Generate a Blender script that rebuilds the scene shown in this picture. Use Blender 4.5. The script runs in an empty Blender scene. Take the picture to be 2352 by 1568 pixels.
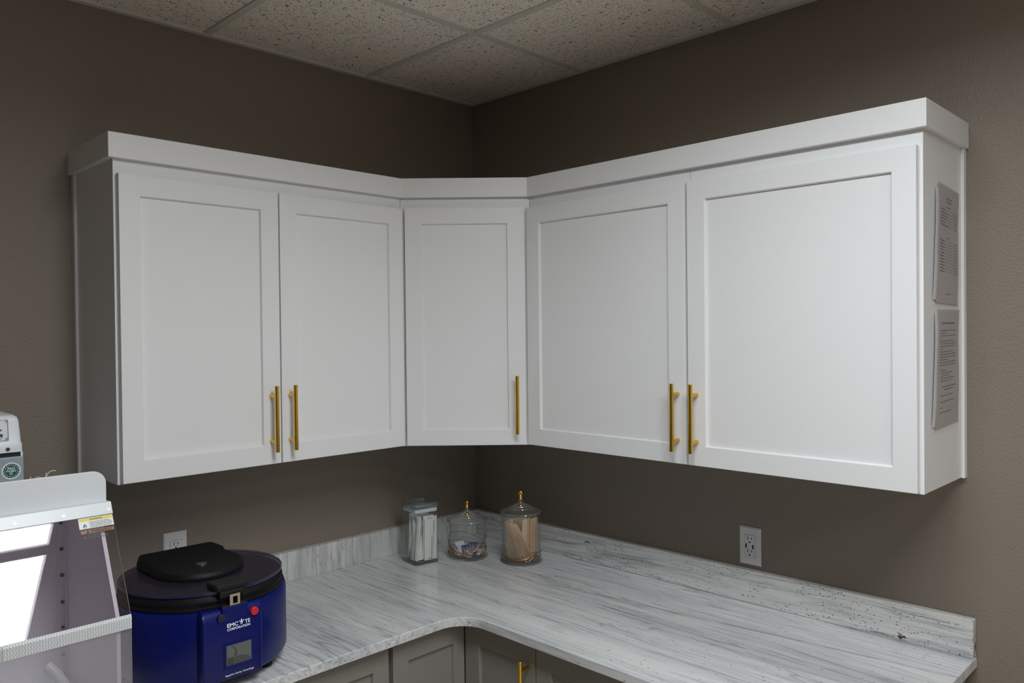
import bpy, bmesh, math, random
from mathutils import Vector, Matrix
random.seed(7)
PI = math.pi
S = bpy.context.scene
COL = S.collection

# ------------------------------------------------------------------ dimensions (metres)
ZC, TC = 0.9307, 0.027            # counter top height, slab thickness
ZBS, TB = 1.0297, 0.028           # backsplash top, thickness
CD = 0.680                        # counter depth
ZB, ZT, ZCT = 1.3845, 2.2157, 2.2793   # wall cabinets: bottom, top under crown, crown top
D, DD, DC = 0.305, 0.3255, 0.3245      # carcass depth, door face, crown face
DZ0, DZ1 = 1.3884, 2.1786         # doors
PZ0, PZ1 = 1.4437, 2.1244         # door panels
XL, YR = -1.5173, -1.8377         # ends of the wall cabinets
YSEAM = -1.2319
ZCE = 2.7049                      # ceiling
YCE = -1.8665                     # counter end on the right wall
RX, RY = -2.75, -4.9               # far sides of the room

# ------------------------------------------------------------------ materials
def new_mat(name):
    m = bpy.data.materials.new(name); m.use_nodes = True
    nt = m.node_tree
    return m, nt, nt.nodes['Principled BSDF']

def simple(name, col, rough=0.5, metal=0.0, coat=0.0, spec=None):
    m, nt, b = new_mat(name)
    b.inputs['Base Color'].default_value = (*col, 1)
    b.inputs['Roughness'].default_value = rough
    b.inputs['Metallic'].default_value = metal
    b.inputs['Coat Weight'].default_value = coat
    if spec is not None: b.inputs['Specular IOR Level'].default_value = spec
    return m

def N(nt, typ, **kw):
    n = nt.nodes.new(typ)
    for k, v in kw.items():
        if k.startswith('_'): setattr(n, k[1:], v)
        else: n.inputs[k.replace('__', ' ')].default_value = v
    return n

def bump_noise(nt, b, scale, strength, dist, detail=2.0, coord='Object', rough=0.5):
    tc = nt.nodes.new('ShaderNodeTexCoord')
    n = N(nt, 'ShaderNodeTexNoise', Scale=scale, Detail=detail, Roughness=rough)
    nt.links.new(tc.outputs[coord], n.inputs['Vector'])
    bp = N(nt, 'ShaderNodeBump', Strength=strength, Distance=dist)
    nt.links.new(n.outputs['Fac'], bp.inputs['Height'])
    nt.links.new(bp.outputs['Normal'], b.inputs['Normal'])
    return n, tc

def ramp(nt, pts):
    r = nt.nodes.new('ShaderNodeValToRGB')
    e = r.color_ramp.elements
    while len(e) < len(pts): e.new(0.5)
    for el, (p, c) in zip(e, pts):
        el.position = p; el.color = (*c, 1) if len(c) == 3 else c
    return r

def mixrgb(nt, a, b, f, blend='MIX'):
    m = nt.nodes.new('ShaderNodeMix'); m.data_type = 'RGBA'; m.blend_type = blend
    for s, v in ((m.inputs[6], a), (m.inputs[7], b), (m.inputs[0], f)):
        if hasattr(v, 'is_linked') or hasattr(v, 'links'): nt.links.new(v, s)
        else: s.default_value = v if not isinstance(v, tuple) else ((*v, 1) if len(v) == 3 else v)
    return m.outputs[2]

def math_n(nt, op, a, b=None):
    n = nt.nodes.new('ShaderNodeMath'); n.operation = op
    for i, v in enumerate((a, b)):
        if v is None: continue
        if hasattr(v, 'links'): nt.links.new(v, n.inputs[i])
        else: n.inputs[i].default_value = v
    return n.outputs[0]

M = {}
# taupe wall paint with orange-peel texture
m, nt, b = new_mat('taupe_paint')
b.inputs['Base Color'].default_value = (0.230, 0.191, 0.151, 1)
b.inputs['Roughness'].default_value = 0.55
bump_noise(nt, b, 150, 0.62, 0.003, 2.5)
M['wall'] = m
# satin white cabinet lacquer
m, nt, b = new_mat('white_lacquer')
b.inputs['Base Color'].default_value = (0.80, 0.80, 0.80, 1); b.inputs['Roughness'].default_value = 0.38
M['white'] = m
M['cab_dark'] = simple('grey_taupe_lacquer', (0.235, 0.225, 0.20), 0.4)
M['carcass'] = simple('white_laminate', (0.72, 0.71, 0.69), 0.5)
M['brass'] = simple('brushed_brass', (0.80, 0.50, 0.075), 0.24, 1.0)
M['gold'] = simple('polished_gold', (0.85, 0.50, 0.10), 0.12, 1.0)
M['copper'] = simple('copper_wire', (0.46, 0.25, 0.11), 0.42, 1.0)
M['floor'] = simple('vinyl_floor', (0.76, 0.68, 0.58), 0.45)
M['wall_dark'] = simple('dark_unseen_wall', (0.060, 0.050, 0.042), 0.6)  # for the unseen wall, darkened to cut the light it bounces
M['wall_pale'] = simple('warm_white_paint', (0.62, 0.59, 0.55), 0.6)
M['kick'] = simple('toe_kick', (0.05, 0.047, 0.043), 0.6)
M['tbar'] = simple('ceiling_grid_metal', (0.64, 0.605, 0.545), 0.5)
M['plastic'] = simple('white_plastic', (0.72, 0.71, 0.71), 0.32)
M['slot'] = simple('dark_slot', (0.012, 0.012, 0.012), 0.6)
M['steel'] = simple('screw_steel', (0.55, 0.55, 0.55), 0.25, 1.0)
M['darksteel'] = simple('dark_bolt', (0.10, 0.095, 0.09), 0.35, 0.8)
M['hoodwhite'] = simple('white_polymer', (0.78, 0.81, 0.84), 0.3)
M['hoodin'] = simple('grey_polymer', (0.74, 0.68, 0.73), 0.4)
M['blowgrey'] = simple('grey_enamel', (0.33, 0.38, 0.42), 0.4)
M['black'] = simple('black_plastic', (0.004, 0.004, 0.005), 0.55, spec=0.25)
M['black2'] = simple('black_rubber', (0.008, 0.008, 0.009), 0.65, spec=0.3)
M['blue'] = simple('blue_enamel', (0.001, 0.006, 0.115), 0.33, 0.0, 0.0, 0.35)
M['bluedark'] = simple('dark_blue_button', (0.008, 0.012, 0.05), 0.4)
M['bowl'] = simple('bowl_grey', (0.050, 0.045, 0.058), 0.45)
M['red'] = simple('red_button', (0.62, 0.02, 0.03), 0.35)
M['beigesteel'] = simple('latch_steel', (0.55, 0.48, 0.38), 0.35, 0.6)
M['ink'] = simple('black_ink', (0.02, 0.02, 0.022), 0.6)
M['greyink'] = simple('grey_ink', (0.16, 0.15, 0.16), 0.6)
M['whiteink'] = simple('white_ink', (0.85, 0.87, 0.92), 0.5)
M['navy'] = simple('navy_print', (0.012, 0.02, 0.09), 0.4)
M['blueink'] = simple('blue_print', (0.012, 0.03, 0.30), 0.4)
M['yellow'] = simple('yellow_print', (0.80, 0.66, 0.02), 0.4)
M['orange'] = simple('orange_print', (0.30, 0.10, 0.018), 0.4)
M['green'] = simple('green_print', (0.008, 0.105, 0.06), 0.4)
M['stickerwhite'] = simple('sticker_white', (0.82, 0.83, 0.82), 0.35)
M['paper'] = simple('paper', (0.72, 0.69, 0.70), 0.6)
M['packet'] = simple('packet_paper', (0.80, 0.80, 0.79), 0.55)
M['packet2'] = simple('packet_film', (0.62, 0.60, 0.58), 0.3)
M['packetblue'] = simple('pale_blue_packet', (0.62, 0.70, 0.74), 0.4)
M['seal'] = simple('milky_seal', (0.55, 0.62, 0.68), 0.4)
M['rotor'] = simple('rotor_grey', (0.020, 0.022, 0.022), 0.5)
M['winback'] = simple('window_grey', (0.115, 0.135, 0.135), 0.25)
M['cable'] = simple('white_cable', (0.8, 0.78, 0.74), 0.4)
m, nt, b = new_mat('birch_wood')
b.inputs['Roughness'].default_value = 0.6
tc = nt.nodes.new('ShaderNodeTexCoord'); mp = N(nt, 'ShaderNodeMapping'); mp.inputs['Scale'].default_value = (120, 120, 9)
nz = N(nt, 'ShaderNodeTexNoise', Scale=1.0, Detail=3.0)
nt.links.new(tc.outputs['Object'], mp.inputs['Vector']); nt.links.new(mp.outputs[0], nz.inputs['Vector'])
r = ramp(nt, [(0.3, (0.60, 0.40, 0.24)), (0.7, (0.80, 0.60, 0.40))])
oi = nt.nodes.new('ShaderNodeObjectInfo')
nt.links.new(nz.outputs['Fac'], r.inputs[0])
tone = ramp(nt, [(0.0, (0.80, 0.76, 0.72)), (1.0, (1.0, 1.0, 1.0))]); nt.links.new(oi.outputs['Random'], tone.inputs[0])
nt.links.new(mixrgb(nt, r.outputs[0], tone.outputs[0], 1.0, 'MULTIPLY'), b.inputs['Base Color'])
M['wood'] = m

# acoustic ceiling tile: off white with dark fissures and pinholes
m, nt, b = new_mat('acoustic_tile')
b.inputs['Roughness'].default_value = 0.9
tc = nt.nodes.new('ShaderNodeTexCoord')
n1 = N(nt, 'ShaderNodeTexNoise', Scale=120.0, Detail=2.0, Roughness=0.55)
mp = N(nt, 'ShaderNodeMapping'); mp.inputs['Scale'].default_value = (1.0, 0.62, 1.0); mp.inputs['Rotation'].default_value = (0, 0, 0.5)
nt.links.new(tc.outputs['Object'], mp.inputs['Vector']); nt.links.new(mp.outputs[0], n1.inputs['Vector'])
n1.inputs['Distortion'].default_value = 1.5
r1 = ramp(nt, [(0.345, (0, 0, 0)), (0.385, (1, 1, 1))])
nt.links.new(n1.outputs['Fac'], r1.inputs[0])
v1 = N(nt, 'ShaderNodeTexVoronoi', Scale=120.0)
nt.links.new(tc.outputs['Object'], v1.inputs['Vector'])
r2 = ramp(nt, [(0.14, (0, 0, 0)), (0.23, (1, 1, 1))])
nt.links.new(v1.outputs['Distance'], r2.inputs[0])
pit = math_n(nt, 'MULTIPLY', r1.outputs[0], r2.outputs[0])
colr = ramp(nt, [(0.0, (0.13, 0.105, 0.08)), (1.0, (0.88, 0.82, 0.735))])
nt.links.new(pit, colr.inputs[0]); nt.links.new(colr.outputs[0], b.inputs['Base Color'])
n2 = N(nt, 'ShaderNodeTexNoise', Scale=260.0, Detail=2.0)
nt.links.new(tc.outputs['Object'], n2.inputs['Vector'])
hsum = math_n(nt, 'ADD', math_n(nt, 'MULTIPLY', n2.outputs['Fac'], 0.5), pit)
bp = N(nt, 'ShaderNodeBump', Strength=0.5, Distance=0.002)
nt.links.new(hsum, bp.inputs['Height']); nt.links.new(bp.outputs['Normal'], b.inputs['Normal'])
M['tile'] = m

def granite(name, streak, speck_amt=1.0, marks=None, tint=(1, 1, 1)):
    """white-grey granite: streaks run along `streak` ('y' or 'z'), dark garnet specks, pale blotches"""
    m, nt, b = new_mat(name)
    tc = nt.nodes.new('ShaderNodeTexCoord')
    def mapped(sc, rot=(0, 0, 0)):
        mp = N(nt, 'ShaderNodeMapping'); mp.inputs['Scale'].default_value = sc; mp.inputs['Rotation'].default_value = rot
        nt.links.new(warp, mp.inputs['Vector']); return mp.outputs[0]
    # gentle wander of the bedding
    nw = N(nt, 'ShaderNodeTexNoise', Scale=2.6, Detail=2.0)
    nt.links.new(tc.outputs['Object'], nw.inputs['Vector'])
    vm = nt.nodes.new('ShaderNodeVectorMath'); vm.operation = 'MULTIPLY_ADD'
    nt.links.new(nw.outputs['Color'], vm.inputs[0]); vm.inputs[1].default_value = (0.032, 0.032, 0.032)
    nt.links.new(tc.outputs['Object'], vm.inputs[2]); warp = vm.outputs[0]
    sx = (85, 2.2, 85) if streak == 'y' else (38, 38, 2.2)
    fx = (190, 7, 190) if streak == 'y' else (120, 120, 8)
    bx_ = (7.5, 0.75, 7.5) if streak == 'y' else (8, 8, 1.0)
    def noise(sc, d=4.0, ro=0.6, dist=0.0):
        n = N(nt, 'ShaderNodeTexNoise', Scale=1.0, Detail=d, Roughness=ro, Distortion=dist)
        nt.links.new(mapped(sc), n.inputs['Vector']); return n.outputs['Fac']
    broad = noise(bx_, 3, 0.5)
    streaks = noise(sx, 5, 0.62, 0.3)
    fine = noise(fx, 3, 0.6)
    rb = ramp(nt, [(0.30, (0.56, 0.572, 0.59)), (0.50, (0.66, 0.668, 0.672)), (0.70, (0.74, 0.74, 0.728))])
    nt.links.new(broad, rb.inputs[0])
    rs = ramp(nt, [(0.30, (0.72, 0.74, 0.77)), (0.47, (0.94, 0.945, 0.955)), (0.64, (1.05, 1.05, 1.04))])
    nt.links.new(streaks, rs.inputs[0])
    c = mixrgb(nt, rb.outputs[0], rs.outputs[0], 1.0, 'MULTIPLY')
    rf = ramp(nt, [(0.28, (0.68, 0.69, 0.715)), (0.44, (0.96, 0.96, 0.965)), (0.70, (1.08, 1.08, 1.06))])
    nt.links.new(fine, rf.inputs[0])
    c = mixrgb(nt, c, rf.outputs[0], 1.0, 'MULTIPLY')
    # a few long dark veins along the bedding
    vein = noise((9, 0.55, 9) if streak == 'y' else (9, 9, 0.7), 4, 0.55, 0.6)
    rv = ramp(nt, [(0.485, (1, 1, 1)), (0.50, (0.55, 0.56, 0.60)), (0.515, (1, 1, 1))])
    nt.links.new(vein, rv.inputs[0])
    c = mixrgb(nt, c, rv.outputs[0], 0.75, 'MULTIPLY')
    # pale crackled islands
    isl = noise((13, 2.6, 13) if streak == 'y' else (13, 13, 3), 3, 0.5, 0.5)
    ri = ramp(nt, [(0.62, (0, 0, 0)), (0.68, (1, 1, 1))])
    nt.links.new(isl, ri.inputs[0])
    c = mixrgb(nt, c, (0.70, 0.71, 0.69), math_n(nt, 'MULTIPLY', ri.outputs[0], 0.65))
    if marks == 'counter':
        sw_ = nt.nodes.new('ShaderNodeSeparateXYZ'); nt.links.new(warp, sw_.inputs[0])
        X, Y = sw_.outputs[0], sw_.outputs[1]
        def band(u, wd):          # soft band around u = 0
            a_ = math_n(nt, 'DIVIDE', math_n(nt, 'ABSOLUTE', u), wd)
            return math_n(nt, 'MAXIMUM', math_n(nt, 'SUBTRACT', 1.0, math_n(nt, 'MULTIPLY', a_, a_)), 0.0)
        brk = noise((26, 7, 26), 3, 0.6)
        # pale crackled ribbon that runs past the inside corner
        ub = math_n(nt, 'ADD', X, 0.583)
        lim = math_n(nt, 'LESS_THAN', Y, -0.36)
        rk = ramp(nt, [(0.36, (0, 0, 0)), (0.50, (1, 1, 1))]); nt.links.new(brk, rk.inputs[0])
        f_ = math_n(nt, 'MULTIPLY', math_n(nt, 'MULTIPLY', band(ub, 0.050), rk.outputs[0]), math_n(nt, 'MULTIPLY', lim, 0.75))
        c = mixrgb(nt, c, (0.76, 0.77, 0.75), f_)
        # dark grey vein along the long counter
        uv = math_n(nt, 'ADD', math_n(nt, 'ADD', X, 0.243), math_n(nt, 'MULTIPLY', math_n(nt, 'ADD', Y, 1.065), 0.1226))
        lim2 = math_n(nt, 'LESS_THAN', Y, -0.52)
        rk2 = ramp(nt, [(0.38, (0.15, 0.15, 0.15)), (0.58, (1, 1, 1))]); nt.links.new(brk, rk2.inputs[0])
        f_ = math_n(nt, 'MULTIPLY', math_n(nt, 'MULTIPLY', band(uv, 0.009), rk2.outputs[0]), math_n(nt, 'MULTIPLY', lim2, 0.60))
        c = mixrgb(nt, c, (0.22, 0.225, 0.245), f_)
    if marks == 'upstand':
        bn = noise((170, 80, 170), 2, 0.6)
        for (px_, py_, pz_, ry_, rz_, colr_, am) in ((-TB, -1.694, 0.944, 0.020, 0.010, (0.055, 0.025, 0.045), 0.95), (-TB, -1.645, 0.939, 0.045, 0.0035, (0.13, 0.12, 0.13), 0.7),
                                                     (-0.004, YCE, 0.959, 0.02, 0.016, (0.05, 0.05, 0.055), 0.9), (-TB, -0.62, 1.004, 0.022, 0.006, (0.07, 0.03, 0.05), 0.8), (-TB, -1.76, 1.010, 0.10, 0.004, (0.22, 0.21, 0.23), 0.6)):
            d_ = nt.nodes.new('ShaderNodeVectorMath'); d_.operation = 'SUBTRACT'; nt.links.new(tc.outputs['Object'], d_.inputs[0]); d_.inputs[1].default_value = (px_, py_, pz_)
            e_ = nt.nodes.new('ShaderNodeVectorMath'); e_.operation = 'MULTIPLY'; nt.links.new(d_.outputs[0], e_.inputs[0]); e_.inputs[1].default_value = (1 / 0.02, 1 / ry_, 1 / rz_)
            l_ = nt.nodes.new('ShaderNodeVectorMath'); l_.operation = 'LENGTH'; nt.links.new(e_.outputs[0], l_.inputs[0])
            near_ = math_n(nt, 'MAXIMUM', math_n(nt, 'SUBTRACT', 1.0, l_.outputs['Value']), 0.0)
            rr_ = ramp(nt, [(0.60, (0, 0, 0)), (0.72, (1, 1, 1))])
            nt.links.new(math_n(nt, 'ADD', bn, math_n(nt, 'MULTIPLY', near_, 0.45)), rr_.inputs[0])
            gate = math_n(nt, 'GREATER_THAN', near_, 0.02)
            c = mixrgb(nt, c, colr_, math_n(nt, 'MULTIPLY', math_n(nt, 'MULTIPLY', rr_.outputs[0], gate), am))
    if tint != (1, 1, 1): c = mixrgb(nt, c, tint, 1.0, 'MULTIPLY')
    # garnet specks, denser in patches
    vs = N(nt, 'ShaderNodeTexVoronoi', Scale=1.0, Randomness=1.0)
    nt.links.new(mapped((230, 120, 230) if streak == 'y' else (230, 230, 120)), vs.inputs['Vector'])
    patch = noise((9, 5, 9), 2, 0.5)
    rp = ramp(nt, [(0.40, (0.06, 0.06, 0.06)), (0.66, (0.45, 0.45, 0.45))])
    nt.links.new(patch, rp.inputs[0])
    sep = nt.nodes.new('ShaderNodeSeparateColor'); nt.links.new(vs.outputs['Color'], sep.inputs[0])
    pick = math_n(nt, 'LESS_THAN', sep.outputs[0], math_n(nt, 'MULTIPLY', rp.outputs[0], 0.80 * speck_amt))
    wobn = N(nt, 'ShaderNodeTexNoise', Scale=420.0, Detail=2.0); nt.links.new(tc.outputs['Object'], wobn.inputs['Vector'])
    near = math_n(nt, 'LESS_THAN', math_n(nt, 'ADD', vs.outputs['Distance'], math_n(nt, 'MULTIPLY', math_n(nt, 'SUBTRACT', wobn.outputs['Fac'], 0.5), 0.55)), math_n(nt, 'MULTIPLY', sep.outputs[1], 0.36))
    c = mixrgb(nt, c, (0.055, 0.045, 0.05), math_n(nt, 'MULTIPLY', math_n(nt, 'MULTIPLY', pick, near), 0.85))
    nt.links.new(c, b.inputs['Base Color'])
    b.inputs['Roughness'].default_value = 0.13
    b.inputs['Specular IOR Level'].default_value = 0.5
    return m
M['granite'] = granite('granite_counter', 'y', 0.5, 'counter')
M['granite_r'] = granite('granite_upstand_long', 'y', 2.6, 'upstand', (1.0, 0.985, 0.945))
M['granite_l'] = granite('granite_upstand_cross', 'z', 1.2, None, (1.0, 0.98, 0.94))

def thin_glass(name, col, refl0=0.045, edge=(0.35, 0.42, 0.38), edge_pow=3.0, rough=0.0, gl=(1, 1, 1), diffuse_mix=0.0, hcol=(0.85, 0.86, 0.85)):
    """thin clear sheet: straight-through transmission with a Fresnel mirror on top"""
    m = bpy.data.materials.new(name); m.use_nodes = True
    nt = m.node_tree; nt.nodes.clear()
    out = nt.nodes.new('ShaderNodeOutputMaterial')
    lw = N(nt, 'ShaderNodeLayerWeight', Blend=0.5)
    f5 = math_n(nt, 'POWER', lw.outputs['Facing'], 4.5)
    fac = math_n(nt, 'ADD', math_n(nt, 'MULTIPLY', f5, 0.75), refl0)
    fe = math_n(nt, 'POWER', lw.outputs['Facing'], edge_pow)
    c = mixrgb(nt, col, edge, fe)
    t = nt.nodes.new('ShaderNodeBsdfTransparent'); nt.links.new(c, t.inputs[0])
    g = nt.nodes.new('ShaderNodeBsdfGlossy'); g.inputs['Roughness'].default_value = rough; g.inputs[0].default_value = (*gl, 1)
    mx = nt.nodes.new('ShaderNodeMixShader')
    if diffuse_mix > 0:  # pale diffuse share; in jar glass it stands in for refracted light
        df = nt.nodes.new('ShaderNodeBsdfDiffuse'); df.inputs[0].default_value = (*hcol, 1)
        hm = nt.nodes.new('ShaderNodeMixShader'); hm.inputs[0].default_value = diffuse_mix
        nt.links.new(t.outputs[0], hm.inputs[1]); nt.links.new(df.outputs[0], hm.inputs[2]); t = hm
    nt.links.new(fac, mx.inputs[0]); nt.links.new(t.outputs[0], mx.inputs[1]); nt.links.new(g.outputs[0], mx.inputs[2])
    nt.links.new(mx.outputs[0], out.inputs[0])
    return m
M['jar'] = thin_glass('clear_jar_glass', (0.97, 0.975, 0.97), 0.022, (0.58, 0.61, 0.59), 5.0, 0.03, diffuse_mix=0.014)
M['jarsq'] = thin_glass('green_tint_glass', (0.965, 0.975, 0.965), 0.022, (0.46, 0.53, 0.47), 4.0, 0.03, diffuse_mix=0.015)
M['jarlid'] = thin_glass('clear_lid_glass', (0.97, 0.975, 0.97), 0.03, (0.80, 0.82, 0.80), 5.0, 0.06, diffuse_mix=0.045)
M['jaredge'] = thin_glass('thick_glass_edge', (0.70, 0.76, 0.71), 0.07, (0.34, 0.40, 0.35), 2.5, 0.08, diffuse_mix=0.03)
M['jarrim'] = thin_glass('thick_glass_rim', (0.985, 0.99, 0.985), 0.07, (0.62, 0.65, 0.63), 4.0, 0.08, diffuse_mix=0.05)
M['acrylic'] = thin_glass('clear_acrylic', (0.945, 0.93, 0.95), 0.046, (0.5, 0.5, 0.52), 5.0, 0.0)
M['acrylic_low'] = thin_glass('acrylic_with_glare', (0.88, 0.88, 0.90), 0.07, (0.5, 0.5, 0.52), 5.0, 0.15, diffuse_mix=0.10, hcol=(0.80, 0.81, 0.88))  # bluish reflection on the flap put into its diffuse colour
M['smoke'] = thin_glass('smoked_lid', (0.60, 0.57, 0.70), 0.05, (0.40, 0.38, 0.52), 3.0, 0.04, diffuse_mix=0.07, hcol=(0.30, 0.25, 0.36))
M['smokeedge'] = simple('lid_rim_refraction', (0.012, 0.020, 0.11), 0.25)  # body's blue as refracted in the lid rim, painted on
M['pane'] = thin_glass('little_window_pane', (0.92, 0.95, 0.95), 0.06, (0.5, 0.55, 0.55), 4.0, 0.0)
M['sawn'] = simple('sawn_acrylic_edge', (0.72, 0.72, 0.74), 0.4)
M['sleeve'] = thin_glass('clear_sleeve', (0.96, 0.955, 0.96), 0.05, (0.8, 0.8, 0.8), 4.0, 0.15)

m, nt, b = new_mat('wavy_hinge_tape')
tc = nt.nodes.new('ShaderNodeTexCoord'); mp = N(nt, 'ShaderNodeMapping'); mp.inputs['Scale'].default_value = (1, 1, 1)
nt.links.new(tc.outputs['Object'], mp.inputs['Vector'])
sp = nt.nodes.new('ShaderNodeSeparateXYZ'); nt.links.new(mp.outputs[0], sp.inputs[0])
wob = math_n(nt, 'MULTIPLY', math_n(nt, 'SINE', math_n(nt, 'MULTIPLY', sp.outputs[2], 700.0)), 0.0011)
xx = math_n(nt, 'MULTIPLY', math_n(nt, 'ADD', sp.outputs[0], wob), 2 * PI / 0.0052)
w = math_n(nt, 'SINE', xx)
rw = ramp(nt, [(0.25, (0.50, 0.52, 0.54)), (0.75, (0.78, 0.79, 0.80))])
nt.links.new(math_n(nt, 'MULTIPLY_ADD', w, 0.5), rw.inputs[0])
for n_ in nt.nodes:
    if n_.type == 'MATH' and n_.operation == 'MULTIPLY_ADD': n_.inputs[2].default_value = 0.5
nt.links.new(rw.outputs[0], b.inputs['Base Color']); b.inputs['Roughness'].default_value = 0.35
M['tape'] = m

def emis(name, col, strength):
    m = bpy.data.materials.new(name); m.use_nodes = True
    nt = m.node_tree; nt.nodes.clear()
    o = nt.nodes.new('ShaderNodeOutputMaterial'); e = nt.nodes.new('ShaderNodeEmission')
    e.inputs[0].default_value = (*col, 1); e.inputs[1].default_value = strength
    nt.links.new(e.outputs[0], o.inputs[0]); return m
M['lens'] = emis('troffer_lens', (0.96, 0.98, 1.0), 6.0)

# ------------------------------------------------------------------ object helpers
WM = {}                                    # world matrix of every thing / part
def thing(name, label, cat, loc=(0, 0, 0), rz=0.0, group=None):
    o = bpy.data.objects.new(name, None); COL.objects.link(o)
    o.empty_display_size = 0.05
    o.location = loc; o.rotation_euler = (0, 0, rz)
    o['label'] = label; o['category'] = cat
    if group: o['group'] = group
    WM[o] = Matrix.Translation(loc) @ Matrix.Rotation(rz, 4, 'Z')
    return o

def obj(name, bm, mat, parent=None, bevel=0.0, smooth=False, world=True, label=None, seg=2):
    """link bm as one mesh object; bm is in world coordinates unless world=False (then in the parent's space)"""
    me = bpy.data.meshes.new(name)
    bmesh.ops.recalc_face_normals(bm, faces=bm.faces[:])
    bm.to_mesh(me); bm.free()
    if parent is not None and world: me.transform(WM[parent].inverted())
    for mm in (mat if isinstance(mat, (list, tuple)) else [mat]): me.materials.append(M[mm])
    if smooth:
        for p in me.polygons: p.use_smooth = True
        me.set_sharp_from_angle(angle=math.radians(38))
    o = bpy.data.objects.new(name, me); COL.objects.link(o)
    if parent is not None:
        o.parent = parent; WM[o] = WM[parent]
    else: WM[o] = Matrix.Identity(4)
    if bevel > 0:
        md = o.modifiers.new('edge', 'BEVEL'); md.width = bevel; md.segments = seg; md.limit_method = 'ANGLE'; md.angle_limit = math.radians(40)
        md.harden_normals = False
    if label: o['label'] = label
    return o

def tag(o, label, cat, group=None):
    o['label'] = label; o['category'] = cat
    if group: o['group'] = group
    return o

def struct(name, bm, mat, **kw):
    o = obj(name, bm, mat, **kw); o['kind'] = 'structure'; return o

def B(): return bmesh.new()

def box(bm, x0, x1, y0, y1, z0, z1, mi=0):
    x0, x1 = sorted((x0, x1)); y0, y1 = sorted((y0, y1)); z0, z1 = sorted((z0, z1))
    v = [bm.verts.new(p) for p in ((x0, y0, z0), (x1, y0, z0), (x1, y1, z0), (x0, y1, z0), (x0, y0, z1), (x1, y0, z1), (x1, y1, z1), (x0, y1, z1))]
    for f in ((0, 3, 2, 1), (4, 5, 6, 7), (0, 1, 5, 4), (1, 2, 6, 5), (2, 3, 7, 6), (3, 0, 4, 7)):
        bm.faces.new([v[i] for i in f]).material_index = mi
    return bm

def prism(bm, poly, a0, a1, axis='z', mi=0, side_mi=None):
    """extrude a 2D polygon: axis z -> (x,y), x -> (y,z), y -> (x,z)"""
    def P(p, a):
        return {'z': (p[0], p[1], a), 'x': (a, p[0], p[1]), 'y': (p[0], a, p[1])}[axis]
    lo = [bm.verts.new(P(p, a0)) for p in poly]; hi = [bm.verts.new(P(p, a1)) for p in poly]
    bm.faces.new(lo).material_index = mi; bm.faces.new(hi[::-1]).material_index = mi
    n = len(poly)
    for i in range(n):
        f = bm.faces.new([lo[i], hi[i], hi[(i + 1) % n], lo[(i + 1) % n]]); f.material_index = mi if side_mi is None else side_mi
    return bm

def lathe(bm, prof, cx, cy, seg=48, mi=0, cap=False):
    rings = []
    for r, z in prof:
        if r < 1e-6: rings.append([bm.verts.new((cx, cy, z))])
        else: rings.append([bm.verts.new((cx + r * math.cos(2 * PI * k / seg), cy + r * math.sin(2 * PI * k / seg), z)) for k in range(seg)])
    for A, C in zip(rings, rings[1:]):
        for k in range(seg):
            k2 = (k + 1) % seg
            q = [A[k % len(A)], A[k2 % len(A)], C[k2 % len(C)], C[k % len(C)]]
            u = []
            for v in q:
                if v not in u: u.append(v)
            if len(u) > 2: bm.faces.new(u).material_index = mi
    return bm

def tube(bm, pts, r, seg=8, closed=False, mi=0):
    pts = [Vector(p) for p in pts]; n = len(pts); rings = []
    prev = None
    for i, p in enumerate(pts):
        a = pts[(i - 1) % n] if (closed or i > 0) else p
        c = pts[(i + 1) % n] if (closed or i < n - 1) else p
        t = (c - a).normalized()
        if prev is None:
            up = Vector((0, 0, 1)) if abs(t.z) < 0.9 else Vector((1, 0, 0))
            u = t.cross(up).normalized()
        else: u = (prev - t * prev.dot(t)).normalized()
        prev = u; w = t.cross(u)
        rings.append([bm.verts.new(p + (u * math.cos(2 * PI * k / seg) + w * math.sin(2 * PI * k / seg)) * r) for k in range(seg)])
    m_ = n if closed else n - 1
    for i in range(m_):
        A, C = rings[i], rings[(i + 1) % n]
        for k in range(seg): bm.faces.new([A[k], A[(k + 1) % seg], C[(k + 1) % seg], C[k]]).material_index = mi
    if not closed:
        bm.faces.new(rings[0][::-1]).material_index = mi; bm.faces.new(rings[-1]).material_index = mi
    return bm

def cyl(bm, p0, p1, r, seg=20, mi=0): return tube(bm, [p0, p1], r, seg, False, mi)

def frame_mat(origin, right, up):
    r = Vector(right).normalized(); u = Vector(up).normalized(); n = r.cross(u)
    m = Matrix((r, u, n)).transposed().to_4x4(); m.translation = Vector(origin); return m

def text_mesh(body, size, origin, right, up, align='LEFT', bold=0.0, squash=1.0, spacing=1.0):
    cu = bpy.data.curves.new('tmp', 'FONT'); cu.body = body; cu.size = size; cu.align_x = align
    cu.extrude = 0.00015; cu.offset = bold; cu.space_character = spacing; cu.resolution_u = 4
    o = bpy.data.objects.new('tmp', cu); COL.objects.link(o)
    dg = bpy.context.evaluated_depsgraph_get(); dg.update()
    me = bpy.data.meshes.new_from_object(o.evaluated_get(dg))
    bpy.data.objects.remove(o); bpy.data.curves.remove(cu)
    bm = bmesh.new(); bm.from_mesh(me); bpy.data.meshes.remove(me)
    bm.transform(frame_mat(origin, right, up) @ Matrix.Diagonal((squash, 1, 1, 1)))
    return bm

def merge(a, b):
    me = bpy.data.meshes.new('t'); b.to_mesh(me); b.free(); a.from_mesh(me); bpy.data.meshes.remove(me); return a

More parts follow.
